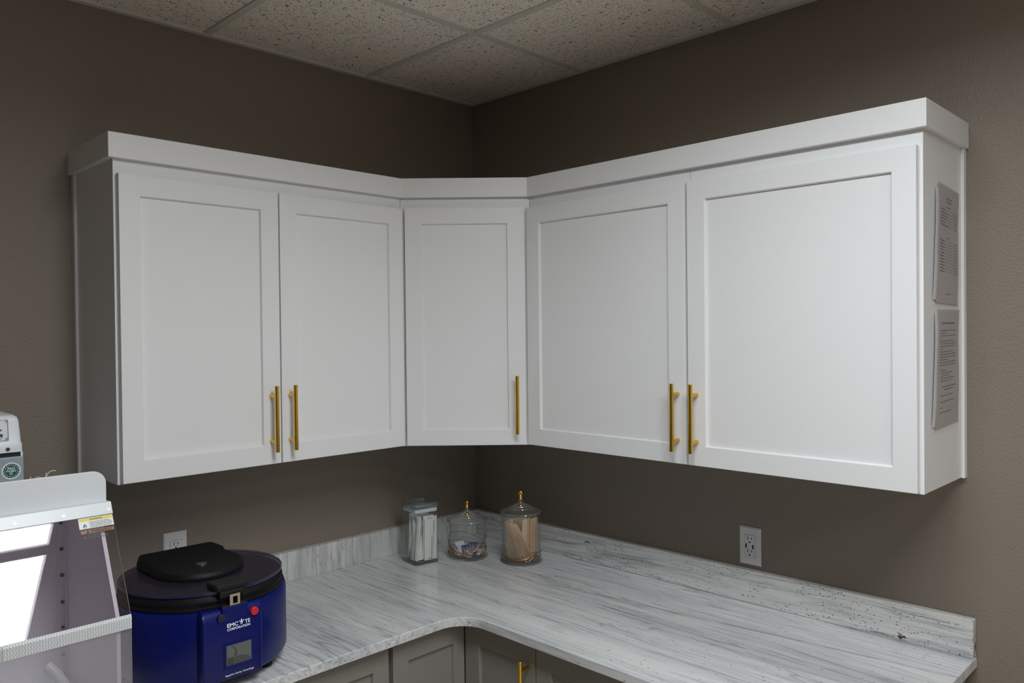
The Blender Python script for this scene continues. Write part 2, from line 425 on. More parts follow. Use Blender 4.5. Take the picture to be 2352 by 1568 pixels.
def plate(bm, fm, poly, t=0.0003, mi=0):
    """thin slab from 2D polygon in a frame matrix"""
    lo = [bm.verts.new(fm @ Vector((x, y, 0))) for x, y in poly]; hi = [bm.verts.new(fm @ Vector((x, y, t))) for x, y in poly]
    bm.faces.new(lo[::-1]).material_index = mi; bm.faces.new(hi).material_index = mi
    n = len(poly)
    for i in range(n): bm.faces.new([lo[i], lo[(i + 1) % n], hi[(i + 1) % n], hi[i]]).material_index = mi
    return bm

def rect(x0, y0, x1, y1): return [(x0, y0), (x1, y0), (x1, y1), (x0, y1)]
def rrect(x0, y0, x1, y1, r, n=5):
    out = []
    for cx, cy, a in ((x1 - r, y0 + r, -90), (x1 - r, y1 - r, 0), (x0 + r, y1 - r, 90), (x0 + r, y0 + r, 180)):
        for k in range(n + 1):
            t = math.radians(a + 90 * k / n); out.append((cx + r * math.cos(t), cy + r * math.sin(t)))
    return out
def disc(cx, cy, r, n=24): return [(cx + r * math.cos(2 * PI * k / n), cy + r * math.sin(2 * PI * k / n)) for k in range(n)]

# ------------------------------------------------------------------ the setting
WT = 0.12
struct('wall_left', box(B(), RX - WT, WT, 0, WT, 0, ZCE + 0.05), 'wall')
struct('wall_right', box(B(), 0, WT, RY - WT, 0, 0, ZCE + 0.05), 'wall')
struct('wall_back', box(B(), RX - WT, 0, RY - WT, RY, 0, ZCE + 0.05), 'wall_pale')
struct('wall_far', box(B(), RX - WT, RX, RY, 0, 0, ZCE + 0.05), 'wall_dark')  # unseen; set close and dark to keep the left cabinet end dim
struct('floor', box(B(), RX - WT, WT, RY - WT, WT, -0.08, 0), 'floor')
struct('ceiling', box(B(), RX - WT, WT, RY - WT, WT, ZCE + 0.005, ZCE + 0.05), 'tile')
g = B()
GX0, GY0, GS = -0.5332, -0.5985, 0.6035
x = GX0
while x > RX: box(g, x - 0.012, x + 0.012, RY, 0, ZCE, ZCE + 0.006); x -= GS
y = GY0
while y > RY: box(g, RX, 0, y - 0.0119, y + 0.0119, ZCE + 0.0002, ZCE + 0.006); y -= GS
struct('trim_1', g, 'tbar', bevel=0.001)
g = B()
box(g, RX, 0, -0.020, 0, ZCE - 0.001, ZCE + 0.006); box(g, -0.020, 0, RY, -0.020, ZCE - 0.001, ZCE + 0.006)
box(g, RX, 0, RY, RY + 0.020, ZCE - 0.001, ZCE + 0.006); box(g, RX, RX + 0.020, RY, 0, ZCE - 0.001, ZCE + 0.006)
struct('trim_2', g, 'tbar')
bb = B(); box(bb, RX, RX + 0.012, RY, 0, 0, 0.10); struct('baseboard_far', bb, 'cab_dark')
bb = B(); box(bb, RX, 0, RY, RY + 0.012, 0, 0.10); struct('baseboard_back', bb, 'cab_dark')
bb = B(); box(bb, -0.012, 0, RY, YCE - 0.01, 0, 0.10); struct('baseboard_right', bb, 'cab_dark')

# ------------------------------------------------------------------ ceiling lights (two mirrored in the hood window, one added for fill)
LAMP_W, LAMP_SPREAD = 13.4, 165
rd = math.radians
def troffer(x0, x1, y0, y1, label):
    t = thing('ceiling_light', label, 'ceiling light', ((x0 + x1) / 2, (y0 + y1) / 2, ZCE))
    f = B(); fw = 0.03; z0, z1 = ZCE - 0.012, ZCE + 0.004
    box(f, x0 - fw, x0, y0 - fw, y1 + fw, z0, z1); box(f, x1, x1 + fw, y0 - fw, y1 + fw, z0, z1)
    box(f, x0, x1, y0 - fw, y0, z0, z1); box(f, x0, x1, y1, y1 + fw, z0, z1)
    obj('frame', f, 'tbar', t)
    obj('diffuser', box(B(), x0, x1, y0, y1, ZCE - 0.006, ZCE + 0.002), 'lens', t)
    ld = bpy.data.lights.new('troffer_lamp', 'AREA'); ld.shape = 'RECTANGLE'; ld.size = x1 - x0 - 0.02; ld.size_y = y1 - y0 - 0.02
    ld.energy = LAMP_W; ld.color = (0.90, 0.955, 1.0); ld.spread = rd(LAMP_SPREAD)
    lo_ = bpy.data.objects.new('troffer_lamp', ld); COL.objects.link(lo_)
    lo_.parent = t; lo_.location = (0, 0, -0.0065); WM[lo_] = WM[t]
troffer(-1.62, -1.205, -2.155 + 0.0, -1.56, 'ceiling light panel mirrored in the upper part of the hood window')
troffer(-1.62, -1.205, -4.42, -3.88, 'added fill light panel behind the camera, farthest from the counter')  # added out of view for fill light and bounce
troffer(-1.62, -1.205, -2.83, -2.215, 'ceiling light panel mirrored large and bright in the hood window')

# ------------------------------------------------------------------ cabinet doors and handles (local frame: x right, y into the cabinet, z up)
def L2W(origin, rz):
    return Matrix.Translation(origin) @ Matrix.Rotation(rz, 4, 'Z')

def door(parent, mtx, w, h, px0, px1, pz0, pz1, mat, t=0.0195, rec=0.0095):
    """shaker door: frame with stiles and rails, recessed panel (sub-part)"""
    bm = B()
    def ring(x0, x1, z0, z1, y): return [bm.verts.new((a, y, c)) for a, c in ((x0, z0), (x1, z0), (x1, z1), (x0, z1))]
    o0 = ring(0, w, 0, h, 0); i0 = ring(px0, px1, pz0, pz1, 0)
    i1 = ring(px0 + 0.002, px1 - 0.002, pz0 + 0.002, pz1 - 0.002, rec)
    i2 = ring(px0 + 0.002, px1 - 0.002, pz0 + 0.002, pz1 - 0.002, t); o1 = ring(0, w, 0, h, t)
    for A, C in ((o0, i0), (i0, i1), (i1, i2), (i2, o1), (o1, o0)):
        for k in range(4): bm.faces.new([A[k], A[(k + 1) % 4], C[(k + 1) % 4], C[k]])
    bm.transform(mtx)
    d = obj('door', bm, mat, parent, bevel=0.0012)
    p = box(B(), px0 + 0.0021, px1 - 0.0021, rec, t - 0.001, pz0 + 0.0021, pz1 - 0.0021); p.transform(mtx)
    obj('door_panel', p, mat, d)
    return d

def handle(d, mtx, x, z0, z1, pz0, pz1, stand=0.035, r=0.0062):
    bm = B()
    cyl(bm, (x, -stand, z0), (x, -stand, z1), r, 20)
    for pz in (pz0, pz1): cyl(bm, (x, -stand, pz), (x, 0.0, pz), 0.0054, 16)
    bm.transform(mtx)
    obj('handle', bm, 'brass', d, bevel=0.0008, smooth=True, label='brass bar handle')

PN0, PN1 = PZ0 - DZ0, PZ1 - DZ0
HZ = (1.4260, 1.6165, 1.4555, 1.5860)
def hz(): return [v - DZ0 for v in HZ]

def carcass(bm, x0, x1, y0, y1):
    return box(bm, x0, x1, y0, y1, ZB, ZT)

# left wall cabinet (two doors)
t = thing('wall_cabinet', 'white double-door wall cabinet with shadowed end panel, above the blue centrifuge', 'cabinet', ((XL - 0.61) / 2, 0, ZB))
obj('carcass', carcass(B(), XL + 0.012, -0.6106, -D + 0.019, 0), 'carcass', t)
obj('end_panel', box(B(), XL, XL + 0.0119, -D + 0.0192, 0, ZB + 0.0005, ZT - 0.0005), 'white', t)
obj('face_frame', box(B(), XL - 0.0008, -0.6106, -D, -D + 0.0189, ZB, ZT), 'white', t, bevel=0.001)
obj('scribe_strip', box(B(), XL - 0.008, XL - 0.0001, -0.021, 0, ZB - 0.001, ZT), 'white', t, bevel=0.001)
for x0, x1, p0, p1, hx in ((-1.5115, -1.0705, -1.459, -1.1247, -1.1016), (-1.0661, -0.6178, -1.0108, -0.6727, -1.0417)):
    mt = L2W((x0, -DD, DZ0), 0)
    d = door(t, mt, x1 - x0, DZ1 - DZ0, p0 - x0, p1 - x0, PN0, PN1, 'white')
    handle(d, mt, hx - x0, *hz())

# diagonal corner cabinet
A2 = Vector((-0.6104, -D)); B2 = Vector((-D, -0.6124)); dv = (B2 - A2); LEN = dv.length; dv /= LEN
nv = Vector((-0.7094, -0.7048)); ang = math.atan2(dv.y, dv.x)
t = thing('corner_wall_cabinet', 'narrow white diagonal wall cabinet with one door, in the room corner', 'cabinet', (-0.3, -0.3, ZB))
poly = [(0, 0), (-0.6104, 0), (-0.6104, -D + 0.005), (A2.x + 0.0135, A2.y + 0.0135), (B2.x + 0.0135, B2.y + 0.0135), (-D + 0.005, -0.6124), (0, -0.6124)]
poly = [(0, 0), (-0.6104, 0), (-0.6104, -D + 0.02), (-0.597, -0.2915), (-0.2915, -0.599), (-D + 0.02, -0.6124), (0, -0.6124)]
obj('carcass', prism(B(), poly, ZB + 0.001, ZT), 'carcass', t)
ff = box(B(), 0.0, LEN, 0, 0.0185, 0, ZT - ZB); mtf = L2W((A2.x, A2.y, ZB), ang); ff.transform(mtf)
obj('face_frame', ff, 'white', t, bevel=0.001)
o2 = A2 + nv * 0.0205 + dv * 0.0166
mt = L2W((o2.x, o2.y, DZ0), ang)
w = 0.3978
d = door(t, mt, w, DZ1 - DZ0 + 0.003, 0.0545, 0.3407, PN0 - 0.001, PN1 + 0.003, 'white')
handle(d, mt, 0.3690, 1.4275 - DZ0, 1.6200 - DZ0, 1.4580 - DZ0, 1.5895 - DZ0)

# two single-door cabinets on the right wall
for nm, y0, y1, dy0, dy1, py0, py1, hy, lab, end in (
        ('a', -0.6126, YSEAM, -0.6151, -1.2250, -0.6706, -1.1701, -1.2015, 'white single-door wall cabinet between the diagonal corner cabinet and the end cabinet', False),
        ('b', YSEAM - 0.0015, YR, -1.2333, -1.8301, -1.2886, -1.7767, -1.2620, 'white single-door wall cabinet at the right end, paper notices on its side', True)):
    t = thing('wall_cabinet', lab, 'cabinet', (0, (y0 + y1) / 2, ZB))
    ye = y1 + (0.012 if end else 0)
    obj('carcass', carcass(B(), -D + 0.019, 0, ye, y0), 'carcass', t)
    obj('face_frame', box(B(), -D, -D + 0.0189, y1 - (0.0008 if end else 0), y0, ZB, ZT), 'white', t, bevel=0.001)
    if end:
        obj('end_panel', box(B(), -D + 0.0192, 0, y1, y1 + 0.0119, ZB + 0.0005, ZT - 0.0005), 'white', t)
        obj('scribe_strip', box(B(), -0.021, 0, y1 - 0.008, y1 - 0.0001, ZB - 0.001, ZT), 'white', t, bevel=0.001)
    mt = L2W((-DD, dy0, DZ0), -PI / 2)
    d = door(t, mt, dy0 - dy1, DZ1 - DZ0, dy0 - py0, dy0 - py1, PN0, PN1, 'white')
    handle(d, mt, dy0 - hy, *hz())

# crown: a flat fascia that runs along all the wall cabinets
XLC, YRC = -1.5342, -1.8517
th = 0.020
A3 = (-0.6194, -DC); B3 = (-DC, -0.6201)
outer = [(XLC, 0), (XLC, -DC), A3, B3, (-DC, YRC), (0, YRC)]
inner = [(0, YRC + th), (-DC + th, YRC + th), (-DC + th, -0.6201 + th * 0.4), (-0.6194 + th * 0.4, -DC + th), (XLC + th, -DC + th), (XLC + th, 0)]
tr = tag(obj('crown_moulding', prism(B(), outer + inner, ZT, ZCT), 'white', bevel=0.001), 'flat white crown board running along the tops of all the wall cabinets', 'moulding')

# ------------------------------------------------------------------ counter, upstands
XCL = -2.14
def fillet(cx, cy, r, n=10):   # inside corner of the L, arc centre out in the room
    return [(cx - r + r * math.sin(PI / 2 * k / n), cy - r + r * math.cos(PI / 2 * k / n)) for k in range(n + 1)]
R_ = 0.085
pl = [(0, 0), (XCL, 0), (XCL, -CD)] + fillet(-CD - 0.002, -CD, R_) + [(-CD - 0.005, YCE), (0, YCE)]
ct = tag(obj('countertop', prism(B(), pl, ZC - TC, ZC), 'granite', bevel=0.0025, seg=3), 'polished pale grey streaked granite countertop running round the corner', 'countertop')
bs = tag(obj('backsplash', box(B(), XCL, -0.0003, -TB, 0, ZC, ZBS), 'granite_l', bevel=0.0015), 'low granite upstand on the left wall, behind the square jar', 'backsplash')
bs = tag(obj('backsplash', box(B(), -TB, 0, YCE + 0.002, -TB - 0.0002, ZC, ZBS), 'granite_r', bevel=0.004, seg=3), 'long low speckled granite upstand on the right wall, under the double outlet', 'backsplash')

# ------------------------------------------------------------------ base cabinets
FB = 0.648; BT = 0.0195; ZD1 = 0.8880; ZD0 = 0.115
def base_doors(t, mt, w, p=0.052, mat='cab_dark'):
    return door(t, mt, w, ZD1 - ZD0, p, w - p, p, ZD1 - ZD0 - p, mat)
zb1 = ZC - TC - 0.0005
t = thing('base_cabinet', 'grey base cabinet under the centrifuge, left of the corner base cabinet', 'cabinet', (-1.38, -0.3, 0))
obj('carcass', box(B(), -2.12, -0.9235, -FB + BT + 0.001, -0.02, 0.1, zb1), 'cab_dark', t)
obj('toe_kick', box(B(), -2.12, -0.9235, -FB + 0.09, -0.02, 0, 0.0998), 'kick', t)
for x0, x1, hx in ((-2.115, -1.836, 0.022), (-1.832, -1.386, 0.43), (-1.382, -0.9310, 0.022)):
    mt = L2W((x0, -FB, ZD0), 0); d = base_doors(t, mt, x1 - x0)
    handle(d, mt, hx if hx < 0.1 else x1 - x0 - 0.022, 0.55, 0.74, 0.58, 0.71)
t = thing('corner_base_cabinet', 'grey corner base cabinet with folding door leaves meeting in the counter corner', 'cabinet', (-0.4, -0.4, 0))
pc = [(-0.02, -0.02), (-0.923, -0.02), (-0.923, -FB + BT + 0.001), (-FB + BT + 0.001, -FB + BT + 0.001), (-FB + BT + 0.001, -0.943), (-0.02, -0.943)]
obj('carcass', prism(B(), pc, 0.1, zb1), 'cab_dark', t)
pk = [(-0.02, -0.02), (-0.923, -0.02), (-0.923, -FB + 0.09), (-FB + 0.09, -FB + 0.09), (-FB + 0.09, -0.943), (-0.02, -0.943)]
obj('toe_kick', prism(B(), pk, 0, 0.0998), 'kick', t)
mt = L2W((-0.9155, -FB, ZD0), 0); w = 0.9155 - FB - 0.0015
door(t, mt, w, ZD1 - ZD0, 0.054, w - 0.042, 0.052, ZD1 - ZD0 - 0.054, 'cab_dark')
mt = L2W((-FB, -FB - 0.0015, ZD0), -PI / 2); w = 0.9400 - FB - 0.0015
d = door(t, mt, w, ZD1 - ZD0, 0.062, w - 0.055, 0.052, ZD1 - ZD0 - 0.054, 'cab_dark')
handle(d, mt, 0.9168 - FB - 0.0015, 0.8550 - ZD0 - 0.19, 0.8550 - ZD0, 0.8285 - ZD0 - 0.13, 0.8285 - ZD0)
t = thing('base_cabinet', 'grey base cabinet under the long right-hand counter', 'cabinet', (-0.3, -1.4, 0))
obj('carcass', box(B(), -FB + BT + 0.001, -0.02, -1.845, -0.9435, 0.1, zb1), 'cab_dark', t)
obj('toe_kick', box(B(), -FB + 0.09, -0.02, -1.845, -0.9435, 0, 0.0998), 'kick', t)
for y0, y1, side in ((-0.9435, -1.392, 1), (-1.396, -1.842, 0)):
    mt = L2W((-FB, y0, ZD0), -PI / 2); w = y0 - y1; d = base_doors(t, mt, w, 0.054)
    handle(d, mt, w - 0.022 if side else 0.022, 0.55, 0.74, 0.58, 0.71)

# ------------------------------------------------------------------ outlets
def outlet(c, right, up, label):
    fm0 = frame_mat(c, right, up)
    t = thing('wall_outlet', label, 'outlet', c)
    bm = B(); w, h, tk = 0.0355, 0.0585, 0.0055
    lo = [bm.verts.new(fm0 @ Vector(p)) for p in ((-w, -h, 0), (w, -h, 0), (w, h, 0), (-w, h, 0))]
    md = [bm.verts.new(fm0 @ Vector(p)) for p in ((-w, -h, 0.002), (w, -h, 0.002), (w, h, 0.002), (-w, h, 0.002))]
    e = 0.0045
    hi = [bm.verts.new(fm0 @ Vector(p)) for p in ((-w + e, -h + e, tk), (w - e, -h + e, tk), (w - e, h - e, tk), (-w + e, h - e, tk))]
    bm.faces.new(lo[::-1]); bm.faces.new(hi)
    for A, C in ((lo, md), (md, hi)):
        for k in range(4): bm.faces.new([A[k], A[(k + 1) % 4], C[(k + 1) % 4], C[k]])
    obj('cover_plate', bm, 'plastic', t)
    fm = fm0 @ Matrix.Translation((0, 0, tk))
    rc = obj('receptacle', plate(B(), fm, rrect(-0.0168, -0.0335, 0.0168, 0.0335, 0.002), 0.0012), 'plastic', t)
    obj('receptacle_gap', plate(B(), fm @ Matrix.Translation((0, 0, -0.0002)), rrect(-0.0176, -0.0343, 0.0176, 0.0343, 0.0024), 0.0004), 'greyink', t)
    f2 = fm @ Matrix.Translation((0, 0, 0.0011))
    for zc_ in (0.0185, -0.0205):
        s = B()
        plate(s, f2, rect(-0.0071, zc_ + 0.001, -0.0049, zc_ + 0.0105)); plate(s, f2, rect(0.0049, zc_ + 0.002, 0.0071, zc_ + 0.0095))
        plate(s, f2, [(-0.0026, zc_ - 0.0085), (0.0026, zc_ - 0.0085)] + [(0.0026 * math.cos(a), zc_ - 0.006 + 0.0026 * math.sin(a)) for a in [PI * k / 8 for k in range(9)]])
        obj('socket_slots', s, 'slot', rc, label='black plug slots')
    for q in (rect(-0.0140, -0.0065, -0.0090, 0.0065), rect(0.0080, -0.0075, 0.0130, 0.0055)):
        obj('charging_port', plate(B(), f2, q), 'slot', rc, label='black charging port')
    for zz in (0.0475, -0.0475):
        sc = plate(B(), fm, disc(0, zz, 0.0032), 0.0009); obj('screw', sc, 'plastic', t)
outlet((-1.2527, 0, 1.1050), (1, 0, 0), (0, 0, 1), 'white wall outlet on the left wall, half hidden behind the centrifuge lid')
outlet((0, -1.2470, 1.0990), (0, -1, 0), (0, 0, 1), 'white wall outlet on the right wall, above the long counter')

# ------------------------------------------------------------------ paper notices on the end panel
def notice(corners, label, rows, extra=False):
    """corners (x,z): TL, TR, BR, BL as seen, on the plane of the end panel"""
    yp = YR - 0.0012
    (ax, az), (bx_, bz), (cx, cz), (dx, dz) = corners
    t = thing('paper_notice', label, 'notice', ((ax + cx) / 2, yp, (az + cz) / 2))
    def P(u, v, off):   # u 0..1 left-right, v 0..1 top-bottom, gentle waviness in the sheet
        x_ = (ax * (1 - u) + bx_ * u) * (1 - v) + (dx * (1 - u) + cx * u) * v
        z_ = (az * (1 - u) + bz * u) * (1 - v) + (dz * (1 - u) + cz * u) * v
        wav = 0.0035 * math.sin(PI * v) * (1 - u) ** 2 + 0.0008 * math.sin(9 * v + 2 * u)
        return (x_, yp - off - wav - 0.001, z_)
    def sheet(u0, u1, v0, v1, off, tk):
        bm = B(); nu, nvv = 6, 14
        def grid(o): return [[bm.verts.new(P(u0 + (u1 - u0) * i / nu, v0 + (v1 - v0) * j / nvv, o)) for i in range(nu + 1)] for j in range(nvv + 1)]
        a, c = grid(off), grid(off + tk)
        for j in range(nvv):
            for i in range(nu):
                bm.faces.new([a[j][i], a[j][i + 1], a[j + 1][i + 1], a[j + 1][i]]); bm.faces.new([c[j][i], c[j + 1][i], c[j + 1][i + 1], c[j][i + 1]])
        for j in range(nvv):
            bm.faces.new([a[j][0], a[j + 1][0], c[j + 1][0], c[j][0]]); bm.faces.new([a[j][nu], c[j][nu], c[j + 1][nu], a[j + 1][nu]])
        for i in range(nu):
            bm.faces.new([a[0][i], c[0][i], c[0][i + 1], a[0][i + 1]]); bm.faces.new([a[nvv][i], a[nvv][i + 1], c[nvv][i + 1], c[nvv][i]])
        return bm
    obj('sheet', sheet(0.03, 0.97, 0.012, 0.988, 0.0006, 0.0003), 'paper', t, smooth=True)
    obj('plastic_sleeve', sheet(0, 1, 0, 1, 0.0018, 0.0001), 'sleeve', t, smooth=True, label='clear plastic sleeve')
    obj('back_sheet', sheet(-0.09, 0.2, 0.02 if extra else 0.05, 0.97, -0.0004, 0.0004), 'paper', t, smooth=True)
    pr = B()
    for v, segs, h in rows:
        for u0, u1, wt in segs:
            # word-like runs
            u = u0
            while u < u1 - 0.004:
                wl = min(u1 - u, random.uniform(0.025, 0.09)) if wt > 0 else u1 - u
                hh = h * abs(wt)
                q = [pr.verts.new(P(uu, vv, 0.00125)) for uu, vv in ((u, v + hh), (u + wl, v + hh), (u + wl, v), (u, v))]
                pr.faces.new(q); u += wl + 0.012
    obj('printed_text', pr, 'ink' if not extra else 'greyink', t, label='rows of small print')
rows = [(0.10, [(0.36, 0.66, 1)], .009), (0.128, [(0.38, 0.62, 1)], .009), (0.172, [(0.37, 0.58, 1)], .009)]
for k in range(6): rows.append((0.205 + 0.0255 * k, [(0.12, 0.36 + 0.05 * ((k * 3) % 4), 1), (0.38 + 0.05 * ((k * 3) % 4), 0.80, -0.25), (0.81, 0.87, 1), (0.90, 0.93, 1)], .0095))
rows.append((0.43, [(0.44, 0.54, 1)], .010))
for k in range(11): rows.append((0.465 + 0.0255 * k, [(0.12, 0.34 + 0.06 * ((k * 5) % 5), 1), (0.36 + 0.06 * ((k * 5) % 5), 0.80, -0.25), (0.81, 0.87, 1), (0.90, 0.93, 1)], .0095))
rows.append((0.905, [(0.42, 0.66, 0.8)], .008))
notice([(-0.2077, 2.1089), (-0.0472, 2.0970), (-0.0560, 1.8160), (-0.2330, 1.8215)], 'upper paper notice with two lists of prices, on the cabinet end panel', rows)
rows = [(0.11, [(0.18, 0.80, 1.6)], .010)]
ends = [.86, .40, .86, .17, .80, .86, .86, .24, .72, .86, .86, .50, .86, .84, .15, .46, .70, .58, .78, .66]
for k, e in enumerate(ends): rows.append((0.175 + 0.0225 * k, [(0.13 if k < 15 else 0.18, e, 1)], .0085))
rows += [(0.650, [(0.24, 0.84, 1.1)], .009), (0.675, [(0.34, 0.74, 1.1)], .009)]
for v, e in ((0.725, .72), (0.775, .78), (0.825, .30), (0.865, .70)): rows.append((v, [(0.16, e, 1)], .0085))
notice([(-0.2162, 1.8080), (-0.0489, 1.8090), (-0.0558, 1.5300), (-0.2420, 1.5245)], 'lower paper notice with a page of fine print, on the cabinet end panel', rows, True)

# ------------------------------------------------------------------ jars
def square_jar():
    c0 = Vector((-0.4855, -0.2064)); a = math.radians(-8.0); s = 0.1015
    ex = Vector((math.cos(a), math.sin(a))); ey = Vector((-math.sin(a), math.cos(a)))
    ctr = c0 + (ex + ey) * s / 2
    t = thing('square_glass_jar', 'tall square glass jar of white wrapped swabs, nearest the centrifuge', 'jar', (ctr.x, ctr.y, ZC), a)
    z = lambda v: v
    def rr(h, r, n=5): return rrect(-h, -h, h, h, r, n)
    bm = B(); h = s / 2
    def loft(bm, secs, capb=True, capt=False, mi=0):
        rings = [[bm.verts.new((x, y, zz)) for x, y in pts] for pts, zz in secs]
        for A, C in zip(rings, rings[1:]):
            n = len(A)
            for k in range(n): bm.faces.new([A[k], A[(k + 1) % n], C[(k + 1) % n], C[k]]).material_index = mi
        if capb: bm.faces.new(rings[0][::-1]).material_index = mi
        if capt: bm.faces.new(rings[-1]).material_index = mi
    # outer wall, shoulder, inner wall and thick floor
    loft(bm, [(rr(h - .003, .008), 0), (rr(h, .010), .004), (rr(h, .010), .178), (rr(h - .006, .010), .187), (rr(h - .006, .010), .196),
              (rr(h - .010, .008), .196), (rr(h - .010, .008), .186), (rr(h - .004, .008), .176), (rr(h - .004, .008), .012), (rr(h - .006, .008), .010)], True, True)
    obj('jar_body', bm, 'jarsq', t, smooth=True, world=False)
    fl = B(); loft(fl, [(rr(h - .002, .008), .0008), (rr(h - .0012, .009), .0035), (rr(h - .0012, .009), .009)], True, True)
    obj('jar_base', fl, 'jaredge', t, world=False, label='thick green-tinted glass base')
    ld = B(); loft(ld, [(rr(h - .001, .010), .200), (rr(h + .001, .010), .203), (rr(h + .001, .010), .217), (rr(h - .001, .010), .220), (rr(h - .008, .008), .220), (rr(h - .010, .008), .214), (rr(h - .03, .006), .213)], True, True)
    lid = obj('lid', ld, 'jarlid', t, smooth=True, world=False)
    rm = B(); loft(rm, [(rr(h + .0006, .010), .2045), (rr(h + .0006, .010), .2165), (rr(h - .004, .008), .2195), (rr(h - .0085, .008), .2195), (rr(h - .0085, .008), .2185), (rr(h - .004, .008), .2185), (rr(h - .0004, .010), .216), (rr(h - .0004, .010), .205)], False, False)
    obj('lid_rim', rm, 'jaredge', lid, world=False)
    sl = B(); loft(sl, [(rr(h - .0055, .008), .1855), (rr(h - .0035, .009), .188), (rr(h - .0035, .009), .1995), (rr(h - .008, .008), .1995), (rr(h - .0095, .008), .1855)], False, False)
    obj('seal', sl, 'seal', lid, world=False, label='milky white seal')
    return t, ctr, a, h
sq, sctr, sang, sh = square_jar()
SM = Matrix.Translation((sctr.x, sctr.y, ZC)) @ Matrix.Rotation(sang, 4, 'Z')
# wrapped swabs: long flat packets
def packet_bm(w, l, t, pinch=0.35):
    bm = B(); secs = []
    for k in range(9):
        f = k / 8; th = t * (pinch + (1 - pinch) * math.sin(PI * min(1, max(0, f))) ** 0.5)
        secs.append([(-w / 2, 0), (-w / 2 * .6, -th / 2), (w / 2 * .6, -th / 2), (w / 2, 0), (w / 2 * .6, th / 2), (-w / 2 * .6, th / 2)])
    rings = [[bm.verts.new((x, y, l * i / 8)) for x, y in s] for i, s in enumerate(secs)]
    for A, C in zip(rings, rings[1:]):
        for k in range(6): bm.faces.new([A[k], A[(k + 1) % 6], C[(k + 1) % 6], C[k]])
    bm.faces.new(rings[0][::-1]); bm.faces.new(rings[-1]); return bm
pk = tag(obj('swab_packet', packet_bm(0.052, 0.158, 0.004), 'packet', smooth=True), 'flat white swab packet with printed side, facing out of the square jar', 'packet')
pk.matrix_world = SM @ Matrix.Translation((0.018, -0.0405, 0.0108)) @ Matrix.Rotation(0.02, 4, 'X'); WM[pk] = Matrix.Identity(4)
pt = B(); fmz = Matrix.Translation((0, -0.00205, 0)) @ Matrix.Rotation(PI / 2, 4, 'X')
def pbar(x0, z0, x1, z1): plate(pt, fmz, rect(x0, z0, x1, z1), 0.0003)
for k in range(5): pbar(-0.016 + k * 0.0045, 0.150, -0.0145 + k * 0.0045, 0.1535)
pbar(0.0145, 0.151, 0.0165, 0.155)
for k in range(15): pbar(0.0005, 0.012 + k * 0.0047, 0.0017, 0.0155 + k * 0.0047)
for k in range(9): pbar(0.004, 0.012 + k * 0.009, 0.0052, 0.019 + k * 0.009); pbar(0.0068, 0.014 + k * 0.008, 0.0078, 0.020 + k * 0.008)
for k in range(10): pbar(0.0105, 0.050 + k * 0.009, 0.0120, 0.0575 + k * 0.009)
for k in range(5): pbar(0.0135, 0.10 + k * 0.009, 0.0150, 0.107 + k * 0.009)
for k in range(5): pbar(-0.014 + k * 0.0035, 0.004 + (k % 2) * .002, -0.0128 + k * 0.0035, 0.0075 + (k % 2) * .002)
plate(pt, fmz, disc(0.004, 0.0055, 0.0024, 14), 0.0003)
o = obj('printed_marks', pt, 'greyink', None, world=True); o.parent = pk
grp = 'wrapped swabs in the square jar'
sw = tag(obj('wrapped_swab', packet_bm(0.017, 0.158, 0.0042), 'packet', smooth=True), 'slim white wrapped swab standing among the others in the square jar', 'swab', grp)
spots = []
for i in range(5):
    for j in range(5): spots.append((-0.034 + i * 0.0165 + (j % 2) * 0.003, -0.030 + j * 0.0155))
for i in range(2): spots.append((-0.040, -0.037 + i * 0.03))
for n_, (x_, y_) in enumerate(spots):
    o = sw if n_ == 0 else sw.copy()
    if n_: COL.objects.link(o)
    tx, ty = random.uniform(-0.03, 0.03), random.uniform(-0.035, 0.035)
    if x_ < -0.03: ty = random.uniform(0.08, 0.2)
    o.matrix_world = SM @ Matrix.Translation((x_, y_, 0.0112 + random.uniform(0, 0.004))) @ Matrix.Rotation(ty, 4, 'Y') @ Matrix.Rotation(tx, 4, 'X') @ Matrix.Rotation(random.uniform(-0.5, 0.5) + (PI / 2 if x_ < -0.03 else 0), 4, 'Z')

